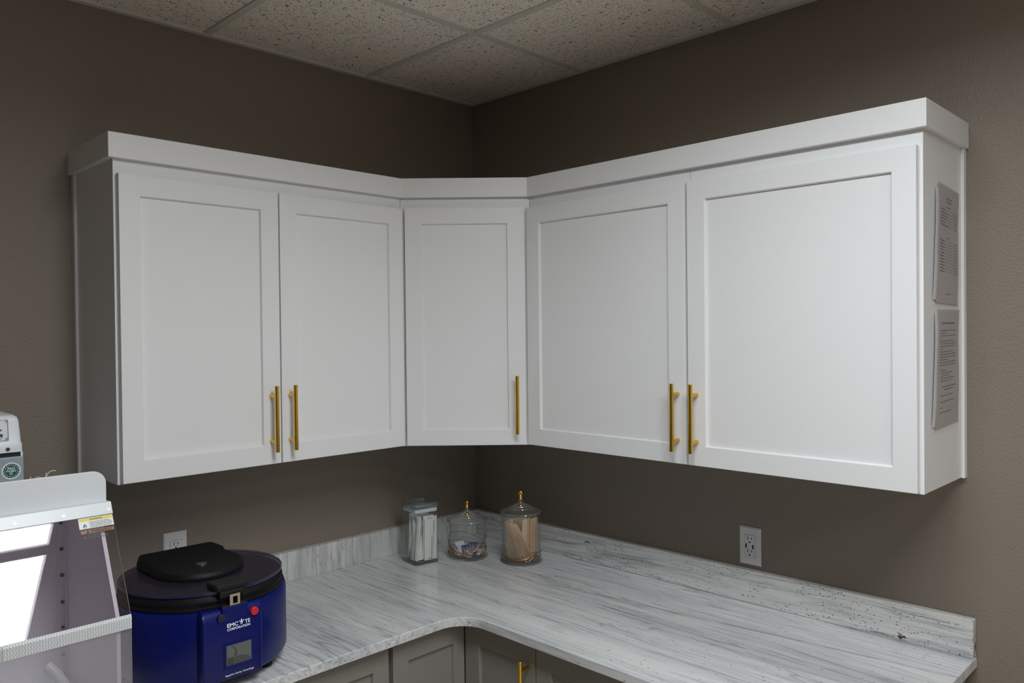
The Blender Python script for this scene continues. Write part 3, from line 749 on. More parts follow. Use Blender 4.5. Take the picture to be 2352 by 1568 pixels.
def round_jar(cx, cy, h_rim, rb, r, rl, k0, label):
    """lidded apothecary jar; h_rim = height of the lid rim"""
    t = thing('round_glass_jar', label, 'jar', (cx, cy, ZC))
    z = ZC
    pr = [(0, z + .010), (r - .006, z + .010), (r - .0035, z + .014), (r - .0035, z + h_rim - .012), (r - .002, z + h_rim - .004), (r + .002, z + h_rim - .004),
          (r + .001, z + h_rim - .012), (r, z + h_rim - .022), (r, z + .018), (r - .002, z + .013)]
    obj('jar_body', lathe(B(), pr, cx, cy, 56), 'jar', t, smooth=True)
    pf = [(0, z + .0), (rb - .004, z), (rb, z + .003), (rb, z + .006), (rb - .003, z + .009), (r - .001, z + .0115), (r - .004, z + .0098), (0, z + .0095)]
    obj('jar_foot', lathe(B(), pf, cx, cy, 56), 'jarrim', t, smooth=True, label='thick flared glass foot')
    zr = z + h_rim
    pl_ = [(r - .006, zr - .008), (r - .0035, zr - .0035), (rl - .004, zr - .003), (rl, zr), (rl - .001, zr + .003), (rl - .010, zr + .007), (rl * .70, zr + .012), (rl * .60, zr + .0155), (rl * .50, zr + .0165),
           (rl * .42, zr + .022), (rl * .26, zr + .028), (.012, zr + .032), (.0095, zr + .038), (.0105, zr + .041), (.0075, zr + .0425), (0, zr + .0428)]
    lid = obj('lid', lathe(B(), pl_, cx, cy, 56), 'jarlid', t, smooth=True)
    for rq, zq in ((rl * .60, zr + .0152), (rl * .42, zr + .0215)):
        rb_ = B(); tube(rb_, [(cx + rq * math.cos(2 * PI * k / 48), cy + rq * math.sin(2 * PI * k / 48), zq) for k in range(48)], 0.0016, 8, True)
        obj('lid_ring', rb_, 'jarrim', lid, smooth=True)
    rim = [(rl - .003, zr - .0022), (rl - .0006, zr + .0002), (rl - .0022, zr + .0028), (rl - .006, zr + .001)]
    obj('lid_rim', lathe(B(), rim + rim[:1], cx, cy, 56), 'jarrim', lid, smooth=True)
    zk = zr + .0428; s = k0
    kp = [(0, 0), (.0075, 0), (.0085, .003), (.0075, .006), (.0065, .008), (.0085, .0105), (.0098, .0135), (.0085, .0165), (.0068, .018), (.0088, .0205), (.0108, .0245), (.0112, .0275), (.0098, .0305), (.006, .032), (0, .0325)]
    obj('knob', lathe(B(), [(a_ * s, zk + b_ * s) for a_, b_ in kp], cx, cy, 28), 'gold', lid, smooth=True, label='turned gold knob')
    # gold core under the lid dome
    obj('knob_screw', lathe(B(), [(0, zr + .014), (.0085, zr + .014), (.010, zr + .019), (.007, zr + .022), (.0065, zr + .026), (0, zr + .027)], cx, cy, 20), 'gold', lid, smooth=True)
    return t
MJ = (-0.2700, -0.2440); RJ = (-0.1770, -0.4330)
round_jar(*MJ, 0.1365, 0.0775, 0.0690, 0.0755, 0.86, 'short round lidded glass jar of small packets, middle of the three jars')
round_jar(*RJ, 0.1800, 0.0785, 0.0708, 0.0765, 1.05, 'taller round lidded glass jar of wooden sticks, rightmost of the three jars')

# copper wire garlands wound round the two round jars
def garland(cx, cy, r, loops, label, seed):
    rnd = random.Random(seed); bm = B()
    for (a0, a1, z0, z1, amp, ph, bulge) in loops:
        pts = []
        for k in range(61):
            f = k / 60; a = a0 + (a1 - a0) * f
            zz = ZC + z0 + (z1 - z0) * f + amp * math.sin(PI * 2 * f * ph + a0)
            zz = max(ZC + 0.0165, zz)
            rr_ = r + 0.0018 + bulge * math.sin(PI * f) * 0.5
            pts.append((cx + rr_ * math.cos(a), cy + rr_ * math.sin(a), zz))
        tube(bm, pts, 0.0010, 6)
    return tag(obj('wire_garland', bm, 'copper', smooth=True), label, 'wire')
rd = math.radians
CAMA = rd(-131)           # direction from jars to the camera
garland(*MJ, 0.0690, [(CAMA - 1.3, CAMA + 1.3, .040, .075, .030, .6, .002), (CAMA - 1.4, CAMA + 0.9, .062, .030, .018, .8, .003), (CAMA + 1.4, CAMA + 4.8, .050, .052, .028, .5, .002),
                      (CAMA - 0.6, CAMA + 1.5, .018, .084, .010, .5, .002), (CAMA - 0.2, CAMA + 1.4, .040, .046, .014, 1.0, .003), (CAMA - 1.5, CAMA - 0.2, .060, .018, .012, .6, .004), (CAMA - 1.6, CAMA - 0.9, .020, .028, .006, 1.5, .004),
                      (CAMA + 0.7, CAMA + 1.5, .022, .050, .010, 1.2, .003), (CAMA + 1.3, CAMA + 5.0, .034, .018, .008, 2, .001),
                      (CAMA - 1.5, CAMA - 0.3, .058, .020, .004, 1.0, .005), (CAMA - 1.55, CAMA - 0.5, .034, .060, .010, .5, .004), (CAMA + 0.5, CAMA + 1.5, .056, .020, .008, .8, .003), (CAMA - 1.5, CAMA + 0.2, .024, .018, .004, 2.5, .002)],
        'loose copper wire loops wound round the short middle jar', 3)
garland(*RJ, 0.0708, [(CAMA - 1.5, CAMA + 1.4, .034, .028, .012, 1.0, .001), (CAMA - 1.4, CAMA + 1.5, .020, .048, .009, 1.4, .002), (CAMA - 1.5, CAMA + 4.7, .022, .024, .005, 2.5, .001),
                      (CAMA - 1.2, CAMA + 0.3, .040, .018, .006, .7, .003), (CAMA + 0.1, CAMA + 1.2, .018, .030, .006, 1.3, .002)],
        'copper wire wound round the foot of the jar of wooden sticks', 5)

# wooden tongue depressors
def stick_bm(w=0.0185, l=0.141, t=0.0018):
    pts = []
    r = w / 2
    for k in range(9): a = PI + PI * k / 8; pts.append((r * math.cos(a), r + r * math.sin(a)))
    for k in range(9): a = PI * k / 8; pts.append((r * math.cos(a), l - r + r * math.sin(a)))
    return prism(B(), pts, -t / 2, t / 2, 'y')
grp = 'wooden tongue depressors in the tall round jar'
st = tag(obj('tongue_depressor', stick_bm(), 'wood'), 'pale wooden tongue depressor leaning in the tall round jar', 'stick', grp)
vdir = Vector((math.cos(CAMA), math.sin(CAMA), 0)); hdir = Vector((-vdir.y, vdir.x, 0))    # towards camera; to the right as seen
hdir = Vector((0.7547, -0.6561, 0))
JC = Vector((RJ[0], RJ[1], ZC + 0.0118))
def stick(n, foot_h, foot_d, top_h, face, tilt_d=0.0, l=0.141):
    o = st if n == 0 else st.copy()
    if n: COL.objects.link(o)
    foot = JC + hdir * foot_h + vdir * foot_d
    dx = hdir * (top_h - foot_h) + vdir * tilt_d
    zc = math.sqrt(max(0.001, l * l - dx.length_squared)); up = (dx + Vector((0, 0, zc))).normalized()
    fn = (hdir * math.sin(face) + vdir * math.cos(face)); fn = (fn - up * fn.dot(up)).normalized()
    rt = fn.cross(up)
    m = Matrix((rt, -fn, up)).transposed().to_4x4(); m.translation = foot
    o.matrix_world = m
n_ = 0
# leaning fan across the front: foot at right, tops at left, seen on edge
for k in range(18):
    f = k / 17
    stick(n_, -0.049 + 0.094 * f, 0.022 + 0.014 * math.sin(PI * f), -0.060 + 0.043 * f, PI / 2 - 0.14 + random.uniform(-.04, .04), -0.004); n_ += 1
# upright ones on the right edge, seen on edge
for k in range(10):
    stick(n_, 0.030 + 0.0030 * k, 0.006 - 0.0035 * k, 0.036 + 0.0026 * k, PI / 2 + 0.35 + random.uniform(-.08, .08), -0.004); n_ += 1
# back row, upright
for k in range(15):
    stick(n_, -0.034 + 0.0046 * k, -0.022 - 0.012 * math.sin(PI * k / 14), -0.026 + 0.0044 * k, PI / 2 - 0.1 + random.uniform(-.12, .12), 0.004); n_ += 1
# a curled group facing out in the middle right
for k in range(4):
    stick(n_, 0.006 + 0.006 * k, 0.020 - 0.0045 * k, 0.012 + 0.007 * k, 0.5 + 0.15 * k, -0.012, 0.141); n_ += 1
# two with broad faces at the left
for k in range(3):
    stick(n_, -0.004 - 0.006 * k, 0.004 - 0.005 * k, -0.046 + 0.004 * k, -0.25 + 0.1 * k, -0.006); n_ += 1

# small packets lying in the middle jar
def pad(name, w, l, t, mat, label, cat, pos, rot, marks=None):
    bm = B(); prism(bm, rrect(-w / 2, -l / 2, w / 2, l / 2, 0.001, 2), -t / 2, t / 2, 'z')
    o = tag(obj(name, bm, mat, bevel=0.0006), label, cat)
    o.matrix_world = Matrix.Translation(pos) @ rot
    if marks:
        mb = B(); fm = Matrix.Translation((0, 0, t / 2))
        for q in marks: plate(mb, fm, rect(*q), 0.0003)
        c = obj('printed_text', mb, 'whiteink' if mat == 'navy' else 'ink', None); c.parent = o
    return o
def ROT(yaw, tilt, roll=0.0): return Matrix.Rotation(yaw, 4, 'Z') @ Matrix.Rotation(tilt, 4, 'X') @ Matrix.Rotation(roll, 4, 'Y')
mz = ZC + 0.0105
J = lambda h, d, zz: (MJ[0] + hdir.x * h + vdir.x * d, MJ[1] + hdir.y * h + vdir.y * d, mz + zz)
yawc = math.atan2(hdir.y, hdir.x)
nm = [(-0.013 + 0.0045 * k, -0.016, -0.0122 + 0.0045 * k, 0.015 - 0.006 * (k % 3)) for k in range(7)]
pad('wipe_packet', 0.036, 0.044, 0.002, 'navy', 'navy blue wipe packet at front right in the middle jar', 'packet', J(0.018, 0.028, 0.027), ROT(yawc - 0.25, 1.0), nm)
pad('wipe_packet', 0.034, 0.042, 0.002, 'navy', 'navy blue wipe packet low in the middle of the middle jar', 'packet', J(-0.002, 0.034, 0.021), ROT(yawc + 0.35, 0.95), nm)
pad('wipe_packet', 0.040, 0.050, 0.002, 'packetblue', 'pale blue wipe packet leaning at left in the middle jar', 'packet', J(-0.022, 0.012, 0.028), ROT(yawc + 0.6, 0.7), [(-0.010, -0.001, 0.010, 0.0005)])
grp = 'white packets at the bottom of the middle jar'
wp0 = None
for k in range(8):
    bm_ = None
    if wp0 is None:
        bm_ = prism(B(), rrect(-0.020, -0.019, 0.020, 0.019, 0.001, 2), -0.001, 0.001, 'z')
        wp0 = tag(obj('wipe_packet', bm_, 'packet2', bevel=0.0005), 'plain white packet lying at the bottom of the middle jar', 'packet', grp); o = wp0
    else:
        o = wp0.copy(); COL.objects.link(o)
    o.matrix_world = Matrix.Translation(J(-0.030 + 0.0080 * k, 0.016 + 0.014 * math.sin(k * 1.7), 0.011 + 0.0009 * k)) @ ROT(yawc + 0.3 + 0.12 * k, 0.42 + 0.02 * k)
pad('wipe_packet', 0.036, 0.030, 0.002, 'packet', 'white packet with a dark line at far right in the middle jar', 'packet', J(0.034, 0.018, 0.010), ROT(yawc - 0.5, 0.5), [(-0.010, -0.002, 0.010, 0.0)])

# ------------------------------------------------------------------ centrifuge
CX, CY, RL, RB = -1.3697, -0.4581, 0.1945, 0.2040
ZBODY0, ZBODY1, ZLID = 0.9530, 1.1240, 1.1660
t = thing('centrifuge', 'round blue bench centrifuge with smoked lid, on the counter beside the hood', 'centrifuge', (CX, CY, ZC))
pr = [(0.0, ZBODY0), (RB - 0.016, ZBODY0), (RB - 0.006, ZBODY0 + 0.003), (RB, ZBODY0 + 0.014), (RB, ZBODY1 - 0.010), (RB - 0.003, ZBODY1 - 0.002), (RB - 0.008, ZBODY1), (0.17, ZBODY1), (0.168, ZBODY1 - 0.09), (0, ZBODY1 - 0.09)]
obj('body', lathe(B(), pr, CX, CY, 96), 'blue', t, smooth=True)
ring = [(0.166, ZBODY1 + .0005), (0.1975, ZBODY1 + .0005), (0.1985, ZBODY1 + 0.006), (0.1945, ZBODY1 + 0.0085), (0.1945, ZBODY1 + 0.016), (0.1960, ZBODY1 + 0.019), (0.1940, ZBODY1 + 0.0265), (0.1905, ZBODY1 + 0.0325), (0.180, ZBODY1 + 0.0325), (0.164, ZBODY1 + 0.022), (0.164, ZBODY1 - 0.080), (0.166, ZBODY1 - 0.080), (0.166, ZBODY1 + .0005)]
obj('rim_ring', lathe(B(), ring, CX, CY, 96), 'black', t, smooth=True, label='black ring under the lid')
obj('bowl', lathe(B(), [(0, ZBODY1 - 0.075), (0.158, ZBODY1 - 0.075), (0.163, ZBODY1 - 0.06), (0.163, ZBODY1 + 0.0215), (0.1638, ZBODY1 + 0.0215), (0.1638, ZBODY1 - 0.0775), (0, ZBODY1 - 0.0775)], CX, CY, 64), 'bowl', t, smooth=True)
# smoked disc lid with its black hinge plate
lp = [(0, ZLID - 0.0085), (RL - 0.001, ZLID - 0.0085), (RL, ZLID - 0.0075), (RL, ZLID - 0.001), (RL - 0.001, ZLID), (0, ZLID)]
lid = obj('lid', lathe(B(), lp, CX, CY, 96), 'smoke', t, smooth=True, label='smoked clear disc lid')
obj('lid_edge_glint', lathe(B(), [(RL - 0.0006, ZLID - 0.0080), (RL + 0.0003, ZLID - 0.0072), (RL + 0.0003, ZLID - 0.0050), (RL - 0.0006, ZLID - 0.0045)], CX, CY, 96), 'smokeedge', lid, smooth=True)  # painted band for the blue refracted along the lid edge
hp = [(-0.1118, 0.132), (-0.1042, 0.158), (-0.095, 0.163), (0.088, 0.158), (0.0985, 0.150), (0.1040, 0.098), (0.094, 0.062), (0.105, 0.010)] + [(-0.0035 + 0.1085 * math.cos(a), 0.010 + 0.1045 * math.sin(a)) for a in [-rd(180) * k / 28 for k in range(1, 28)]] + [(-0.1125, 0.020), (-0.115, 0.070)]
hb = B()
lo = [hb.verts.new((CX + x_, CY + y_, ZLID + 0.0002)) for x_, y_ in hp]
m1 = [hb.verts.new((CX + x_, CY + y_, ZLID + 0.008)) for x_, y_ in hp]
hi = [hb.verts.new((CX + x_ * .955, CY + (y_ - .03) * .955 + .03, ZLID + 0.0175 + 0.045 * (y_ + 0.095))) for x_, y_ in hp]
hb.faces.new(lo[::-1]); hb.faces.new(hi)
nh = len(hp)
for A, C in ((lo, m1), (m1, hi)):
    for k in range(nh): hb.faces.new([A[k], A[(k + 1) % nh], C[(k + 1) % nh], C[k]])
obj('hinge_plate', hb, 'black', lid, bevel=0.003, seg=3, label='black plate across the lid')
obj('lid_hub', lathe(B(), [(0, ZLID + .0246), (0.0115, ZLID + .0246), (0.0135, ZLID + .0240), (0.0135, ZLID + 0.0195), (0, ZLID + .0195)], CX - 0.010, CY - 0.0185, 28), 'steel', lid, smooth=True, label='small silver hub disc')
bk = B(); box(bk, CX - 0.057, CX + 0.020, CY - RL - 0.0125, CY - RL + 0.045, ZLID + 0.0003, ZLID + 0.016); box(bk, CX - 0.050, CX + 0.013, CY - RL - 0.0122, CY - RL - 0.0012, ZLID - 0.016, ZLID + 0.001)
obj('latch_grip', bk, 'black2', lid, bevel=0.005, seg=3, label='black rubber latch grip on the lid edge')
# fascia block on the front
FX, FY = CX - 0.0195, CY - RB - 0.0095
def fascia_poly(xa, xb, yf, yb, r=0.014, n=6):
    p = [(xa, yb)]
    for k in range(n + 1): a = PI + PI / 2 * k / n; p.append((xa + r * .4 + r * .4 * math.cos(a), yf + r * .4 + r * .4 * math.sin(a)))
    for k in range(n + 1): a = -PI / 2 + PI / 2 * k / n; p.append((xb - r + r * math.cos(a), yf + r + r * math.sin(a)))
    p.append((xb, yb)); return p
fp = fascia_poly(CX - 0.0945, CX + 0.0555, FY, CY - 0.165)
fb = B()
def fring(pts, z): return [fb.verts.new((x_, y_, z)) for x_, y_ in pts]
def shr(pts, s, back): return [(FX + (x_ - FX) * s, max(y_, FY + back) if y_ < CY - 0.17 else y_) for x_, y_ in pts]
secs = [(shr(fp, 0.985, 0.004), 0.9600), (fp, 0.9660), (fp, 1.1000), (shr(fp, 0.99, 0.004), 1.1160), (shr(fp, 0.95, 0.011), 1.1250), (shr(fp, 0.93, 0.014), 1.1262)]
rings = [fring(p_, z_) for p_, z_ in secs]
for A, C in zip(rings, rings[1:]):
    n2_ = len(A)
    for k in range(n2_): fb.faces.new([A[k], A[(k + 1) % n2_], C[(k + 1) % n2_], C[k]])
fb.faces.new(rings[0][::-1]); fb.faces.new(rings[-1])
fas = obj('front_panel', fb, 'blue', t, smooth=True, label='blue control panel block')
# latch block: raised middle with metal plate
lb = B(); box(lb, CX - 0.048, CX + 0.016, FY - 0.0006, CY - RB + 0.02, 1.1000, 1.1310)
obj('latch_block', lb, 'blue', fas, bevel=0.003)
lm = B(); box(lm, CX - 0.046, CX + 0.014, FY + 0.0005, FY + 0.016, 1.1310, 1.1330)
obj('latch_base', lm, 'darksteel', fas, bevel=0.001)
lp_ = B(); x0, x1, z0, z1 = CX - 0.0285, CX - 0.0035, 1.1325, 1.1580; yy0, yy1 = FY + 0.0010, FY + 0.0030
ho = [(CX - 0.0205, 1.1345), (CX - 0.0105, 1.1375), (CX - 0.0095, 1.1515), (CX - 0.0125, 1.1530), (CX - 0.0160, 1.1515)]
ou = [(x0 + .003, z0), (x1, z0), (x1, z1), (x0, z1), (x0, z0 + .003)]
for a_, c_ in (((x0, z0), (x0 + .0075, z1)), ((x1 - .0060, z0), (x1, z1)), ((x0 + .0075, z1 - .0055), (x1 - .0060, z1)), ((x0 + .0075, z0), (x1 - .0060, z0 + .003))):
    box(lp_, a_[0], c_[0], yy0, yy1, a_[1], c_[1])
obj('latch_plate', lp_, 'beigesteel', fas, label='pale steel latch plate')
def button(px_, pz_, r, mat, label):
    bm = B(); cyl(bm, (px_, FY - 0.0055, pz_), (px_, FY + 0.004, pz_), r, 28)
    obj('button', bm, mat, fas, bevel=0.0018, seg=3, smooth=True, label=label)
button(CX + 0.0305, 1.1065, 0.0098, 'red', 'red button')
button(CX - 0.0510, 1.1095, 0.0098, 'bluedark', 'dark blue button')
fmF = frame_mat((CX, FY - 0.0002, 0), (1, 0, 0), (0, 0, 1))
wf = B(); x0, x1, z0, z1 = -0.0455, 0.0285, 0.986, 1.0450
for q in (rect(x0, z0, x1, z0 + .008), rect(x0, z1 - .004, x1, z1), rect(x0, z0 + .008, x0 + .006, z1 - .004), rect(x1 - .0065, z0 + .008, x1, z1 - .004)): plate(wf, fmF, q, 0.0016)
wfo = obj('window_frame', wf, 'blue', fas, bevel=0.0006)
obj('window_back', plate(B(), fmF, rect(-0.0398, 0.9938, 0.0222, 1.0412), 0.0004), 'winback', fas, label='grey inside of the viewing window')
rv = B(); fm2 = fmF @ Matrix.Translation((0, 0, 0.0004))
el = [(-0.010 + 0.030 * math.cos(a), 0.9945 + 0.0170 * math.sin(a)) for a in [PI * k / 16 for k in range(17)]]
plate(rv, fm2, [(max(-0.0385, min(0.0212, x_)), z_) for x_, z_ in el], 0.0003)
arc = [(-0.030 + 0.017 * math.cos(a), 1.020 + 0.019 * math.sin(a)) for a in [rd(80) - rd(110) * k / 10 for k in range(11)]]
arc += [(-0.030 + 0.011 * math.cos(a), 1.020 + 0.017 * math.sin(a)) for a in [rd(-30) + rd(110) * k / 10 for k in range(11)]]
plate(rv, fm2, arc, 0.0003); plate(rv, fm2, rect(-0.0375, 0.9942, -0.0225, 1.012), 0.0005)
obj('rotor', rv, 'rotor', fas, label='dark rotor seen through the viewing window')
obj('window_glass', plate(B(), fmF @ Matrix.Translation((0, 0, 0.0009)), rect(-0.0394, 0.9942, 0.0218, 1.0408), 0.0004), 'pane', fas)
def fit(bm, x0, x1):
    xs = [v.co.x for v in bm.verts]; a_, b_ = min(xs), max(xs)
    bm.transform(Matrix.Translation((x0, 0, 0)) @ Matrix.Diagonal(((x1 - x0) / (b_ - a_), 1, 1, 1)) @ Matrix.Translation((-a_, 0, 0))); return bm
tb = fit(text_mesh('EMC', 0.0122, (CX, FY - 0.0003, 1.0832), (1, 0, 0), (0, 0, 1), bold=0.00030), CX - 0.0368, CX - 0.0098)
merge(tb, fit(text_mesh('TE', 0.0122, (CX, FY - 0.0003, 1.0832), (1, 0, 0), (0, 0, 1), bold=0.00030), CX + 0.0070, CX + 0.0200))
obj('brand_lettering', tb, 'whiteink', fas)
tb = text_mesh('CORPORATION', 0.0078, (CX - 0.0370, FY - 0.0003, 1.0750), (1, 0, 0), (0, 0, 1), bold=0.00018, squash=1.0)
xs = [v.co.x for v in tb.verts]; wv = max(xs) - min(xs)
tb.transform(Matrix.Translation((CX - 0.0370, 0, 0)) @ Matrix.Diagonal((0.0570 / wv, 1, 1, 1)) @ Matrix.Translation((-min(xs), 0, 0)))
obj('brand_lettering', tb, 'whiteink', fas)
lg = B(); fm3 = fmF @ Matrix.Translation((-0.0014, 1.0835, 0))
plate(lg, fm3, [(0, 0.0135), (0.0016, 0.0098), (0.0020, 0.0080), (0.0013, 0.0062), (0, 0.0056), (-0.0013, 0.0062), (-0.0020, 0.0080), (-0.0016, 0.0098)], 0.0004)
for s_ in (-1, 1):
    plate(lg, fm3, [(s_ * a_, b_) for a_, b_ in ((0.0012, 0.0), (0.0022, 0.0), (0.0026, 0.004), (0.0068, 0.0093), (0.0052, 0.0093), (0.0018, 0.0050))][::s_], 0.0004)
    plate(lg, fm3, [(s_ * a_, b_) for a_, b_ in ((0.0004, 0.0), (0.0009, 0.0), (0.0011, 0.0042), (0.0030, 0.0072), (0.0023, 0.0076), (0.0006, 0.0047))][::s_], 0.0004)
obj('brand_emblem', lg, 'whiteink', fas)
tb = text_mesh('Sapphire Series Centrifuge', 0.0062, (CX - 0.0425, FY - 0.0003, 0.9695), (1, 0, 0), (0, 0, 1), bold=0.00003)
xs = [v.co.x for v in tb.verts]; wv = max(xs) - min(xs)
tb.transform(Matrix.Translation((CX - 0.0425, 0, 0)) @ Matrix.Diagonal((0.0705 / wv, 1, 1, 1)) @ Matrix.Translation((-min(xs), 0, 0)))
obj('model_lettering', tb, 'whiteink', fas)
for a in (-28, 62, 152, 242):
    ft = B(); xx_, yy_ = CX + 0.165 * math.cos(rd(a - 25)), CY + 0.165 * math.sin(rd(a - 25))
    lathe(ft, [(0, ZC), (0.017, ZC), (0.018, ZC + .003), (0.018, ZBODY0 - .0002), (0, ZBODY0 - .0002)], xx_, yy_, 20)
    obj('foot', ft, 'black2', t, smooth=True)

# ------------------------------------------------------------------ enclosure hood on the left
HX, HX2 = -1.6088, -2.105
A_ = Vector((0, -0.645, 1.1563)); E_ = Vector((0, 0.453, 0.8915)); Nn = Vector((0, -0.8915, 0.453))
t = thing('enclosure_hood', 'white bench hood with slanted clear front window, at the left edge', 'hood', (-1.857, -0.465, ZC))
def on(s, off=0.0): p = A_ + E_ * s + Nn * off; return (p.y, p.z)
SX = -1.6300
prof = [on(0.228, -0.0056), on(0.0, -0.0056), (-0.6390, ZC), (-0.285, ZC), (-0.285, 1.383), (-0.512, 1.383)]
for x0, x1 in ((SX - 0.008, SX), (HX2 + 0.022, HX2 + 0.030)):
    obj('side_panel', prism(B(), prof, x0, x1, 'x'), 'hoodin', t)
obj('back_panel', box(B(), HX2 + 0.030, SX - 0.0081, -0.291, -0.285, ZC, 1.383), 'hoodin', t)
obj('rear_housing', box(B(), HX2 + 0.022, SX, -0.2848, -0.085, ZC + 0.0005, 1.383), 'hoodwhite', t, bevel=0.002)
obj('top_panel', box(B(), HX2 + 0.030, SX - 0.0081, -0.505, -0.2912, 1.377, 1.383), 'hoodwhite', t)
obj('bottom_panel', box(B(), HX2 + 0.030, SX - 0.0081, -0.637, -0.2912, ZC + .0003, ZC + 0.006), 'hoodwhite', t)
# window: slanted sheet and vertical lower flap, 5 mm clear acrylic with sawn edges
wn = prism(B(), [on(0.0), on(0.2435), on(0.2435, -0.005), on(0.0, -0.005)], HX2, HX, 'x', 0)
bmesh.ops.recalc_face_normals(wn, faces=wn.faces[:])
for f in wn.faces:
    if abs(f.normal.x) > 0.9: f.material_index = 1
win = obj('slanted_window', wn, ['acrylic', 'sawn'], t, label='slanted clear acrylic window')
wl = box(B(), HX2, HX, -0.6450, -0.6400, ZC + 0.0005, 1.1555)
for f in wl.faces:
    c = f.calc_center_median()
    if abs(c.x - HX) < 1e-4 or abs(c.x - HX2) < 1e-4: f.material_index = 1
low = obj('front_flap', wl, ['acrylic_low', 'sawn'], t, label='clear lower flap with a painted pale reflection')
for x0, x1 in ((-1.8500, HX - 0.0002), (HX2, -1.8512)):
    pts = [on(0.0010, 0.0024), (-0.6474, 1.1560), (-0.6474, 1.1320), (-0.6452, 1.1320), (-0.6452, 1.1560), on(0.0010, 0.0002)]
    pts = [on(0.006, 0.0022), (-0.6474, 1.1560), (-0.6472, 1.1322), (-0.6452, 1.1322), (-0.6452, 1.1555), on(0.006, 0.0002)]
    obj('hinge_strip', prism(B(), pts, x0, x1, 'x'), 'tape', t, label='wavy white hinge strip')
# bracket bar along the top and the upright guard plate
by = [on(0.2336, 0.0002), on(0.2336, 0.0025), on(0.2615, 0.0030), (-0.5045, 1.3895), (-0.5045, 1.3835), (-0.5220, 1.3835), on(0.2435, 0.0002)]
bar = obj('bracket_bar', prism(B(), by, HX2, HX + 0.0002, 'x'), 'hoodwhite', t, bevel=0.0008)
for sx in (0.0081, 0.0997, 0.1918, 0.2840, 0.3760):
    p = A_ + E_ * 0.2440 + Nn * 0.0026; sc = B()
    fm = frame_mat((HX - sx, p.y, p.z), (1, 0, 0), E_)
    plate(sc, fm, disc(0, 0, 0.0029, 20), 0.0012); s1 = obj('screw', sc, 'steel', bar)
    dk = plate(B(), fm @ Matrix.Translation((0, 0, 0.0012)), disc(0, 0, 0.0010, 12), 0.0002); dk_o = obj('screw_socket', dk, 'slot', bar)
for sx in (0.095, 0.187, 0.279):
    sc = B(); fm = frame_mat((HX - sx, -0.5150, 1.3878), (1, 0, 0), (0, 0.93, 0.37)); plate(sc, fm, rect(-0.003, -0.0012, 0.003, 0.0012), 0.0006); obj('screw', sc, 'blowgrey', bar)
gz0, gz1 = 1.3836, 1.4592
gp = [(HX2 + .002, gz0), (HX - .0012, gz0)]
rc = 0.030
for k in range(9): a = PI / 2 * k / 8; gp.append((HX - .0012 - rc + rc * math.cos(a), gz1 - rc + rc * math.sin(a)))
for k in range(9): a = PI / 2 + PI / 2 * k / 8; gp.append((HX2 + .002 + rc + rc * math.cos(a), gz1 - rc + rc * math.sin(a)))
obj('guard_plate', prism(B(), gp, -0.5040, -0.4990, 'y'), 'hoodwhite', t, bevel=0.001, label='upright white plate with rounded corner')
# bolts inside along the rear edge
for zz in (1.3100, 1.2460, 1.1820, 1.1160, 1.0540, 0.9870):
    bl = B(); cyl(bl, (SX - 0.0165, -0.2958, zz), (SX - 0.0165, -0.2912, zz), 0.0042, 14); obj('bolt', bl, 'darksteel', t, smooth=True, label='dark bolt')
an = B(); box(an, SX - 0.026, SX - 0.0082, -0.2935, -0.2912, ZC + .01, 1.370); box(an, SX - 0.0105, SX - 0.0082, -0.310, -0.2935, ZC + .01, 1.370)
obj('corner_angle', an, 'hoodin', t)
tbm = B(); tube(tbm, [(-1.735, -0.50, 1.046), (-1.722, -0.515, 1.030), (-1.70, -0.53, 0.985), (-1.69, -0.535, ZC + .012)], 0.011, 18)
obj('inner_tube', tbm, 'plastic', t, smooth=True, label='white tube inside the hood')
# stickers on the window
fmS = frame_mat((HX, *(on(0.0, 0.0003))), (1, 0, 0), E_)
stk = obj('warning_sticker', plate(B(), fmS, rect(-0.0720, 0.2082, -0.0012, 0.2325), 0.0002), 'stickerwhite', win, label='white warning sticker with yellow heading')
fmT = fmS @ Matrix.Translation((0, 0, 0.0002))
obj('warning_sticker', plate(B(), fmT, rect(-0.0706, 0.2252, -0.0026, 0.2314), 0.0002), 'yellow', win, label='yellow heading strip')
org = obj('warning_sticker', plate(B(), fmS, rect(-0.0708, 0.1972, -0.0028, 0.2052), 0.0002), 'orange', win, label='orange warning strip')
def on_win(x_, s_, off=0.0006): p = A_ + E_ * s_ + Nn * off; return (HX + x_, p.y, p.z)
tb = text_mesh('WARNING!', 0.0052, on_win(-0.0360, 0.2264, 0.0008), (1, 0, 0), E_, 'CENTER', 0.00004)
merge(tb, text_mesh('WARNING!', 0.0086, on_win(-0.0285, 0.1984, 0.0006), (1, 0, 0), E_, 'CENTER', 0.00012))
tri = fmT @ Matrix.Translation((-0.0565, 0.1984, 0.0001))
plate(tb, tri, [(-0.0035, 0), (-0.0026, 0), (0, 0.0046), (0, 0.0062)]); plate(tb, tri, [(0.0035, 0), (0, 0.0062), (0, 0.0046), (0.0026, 0)]); plate(tb, tri, rect(-0.0030, 0, 0.0030, 0.0009))
plate(tb, tri, rect(-0.0006, 0.0018, 0.0006, 0.0040)); plate(tb, tri, rect(-0.0023, 0.0009, -0.0007, 0.0016)); plate(tb, tri, rect(0.0007, 0.0009, 0.0023, 0.0016))
plate(tb, fmT, rect(-0.0503, 0.2095, -0.0500, 0.2245))
obj('warning_lettering', tb, 'ink', win)
sm = B()
for k, e in enumerate((0.042, 0.045, 0.046, 0.045, 0.043)):
    x_ = -0.0490
    while x_ < -0.0490 + e - 0.003:
        wl_ = random.uniform(0.002, 0.006); wl_ = min(wl_, -0.0490 + e - x_); plate(sm, fmT, rect(x_, 0.2216 - k * 0.0029, x_ + wl_, 0.2227 - k * 0.0029)); x_ += wl_ + 0.0008
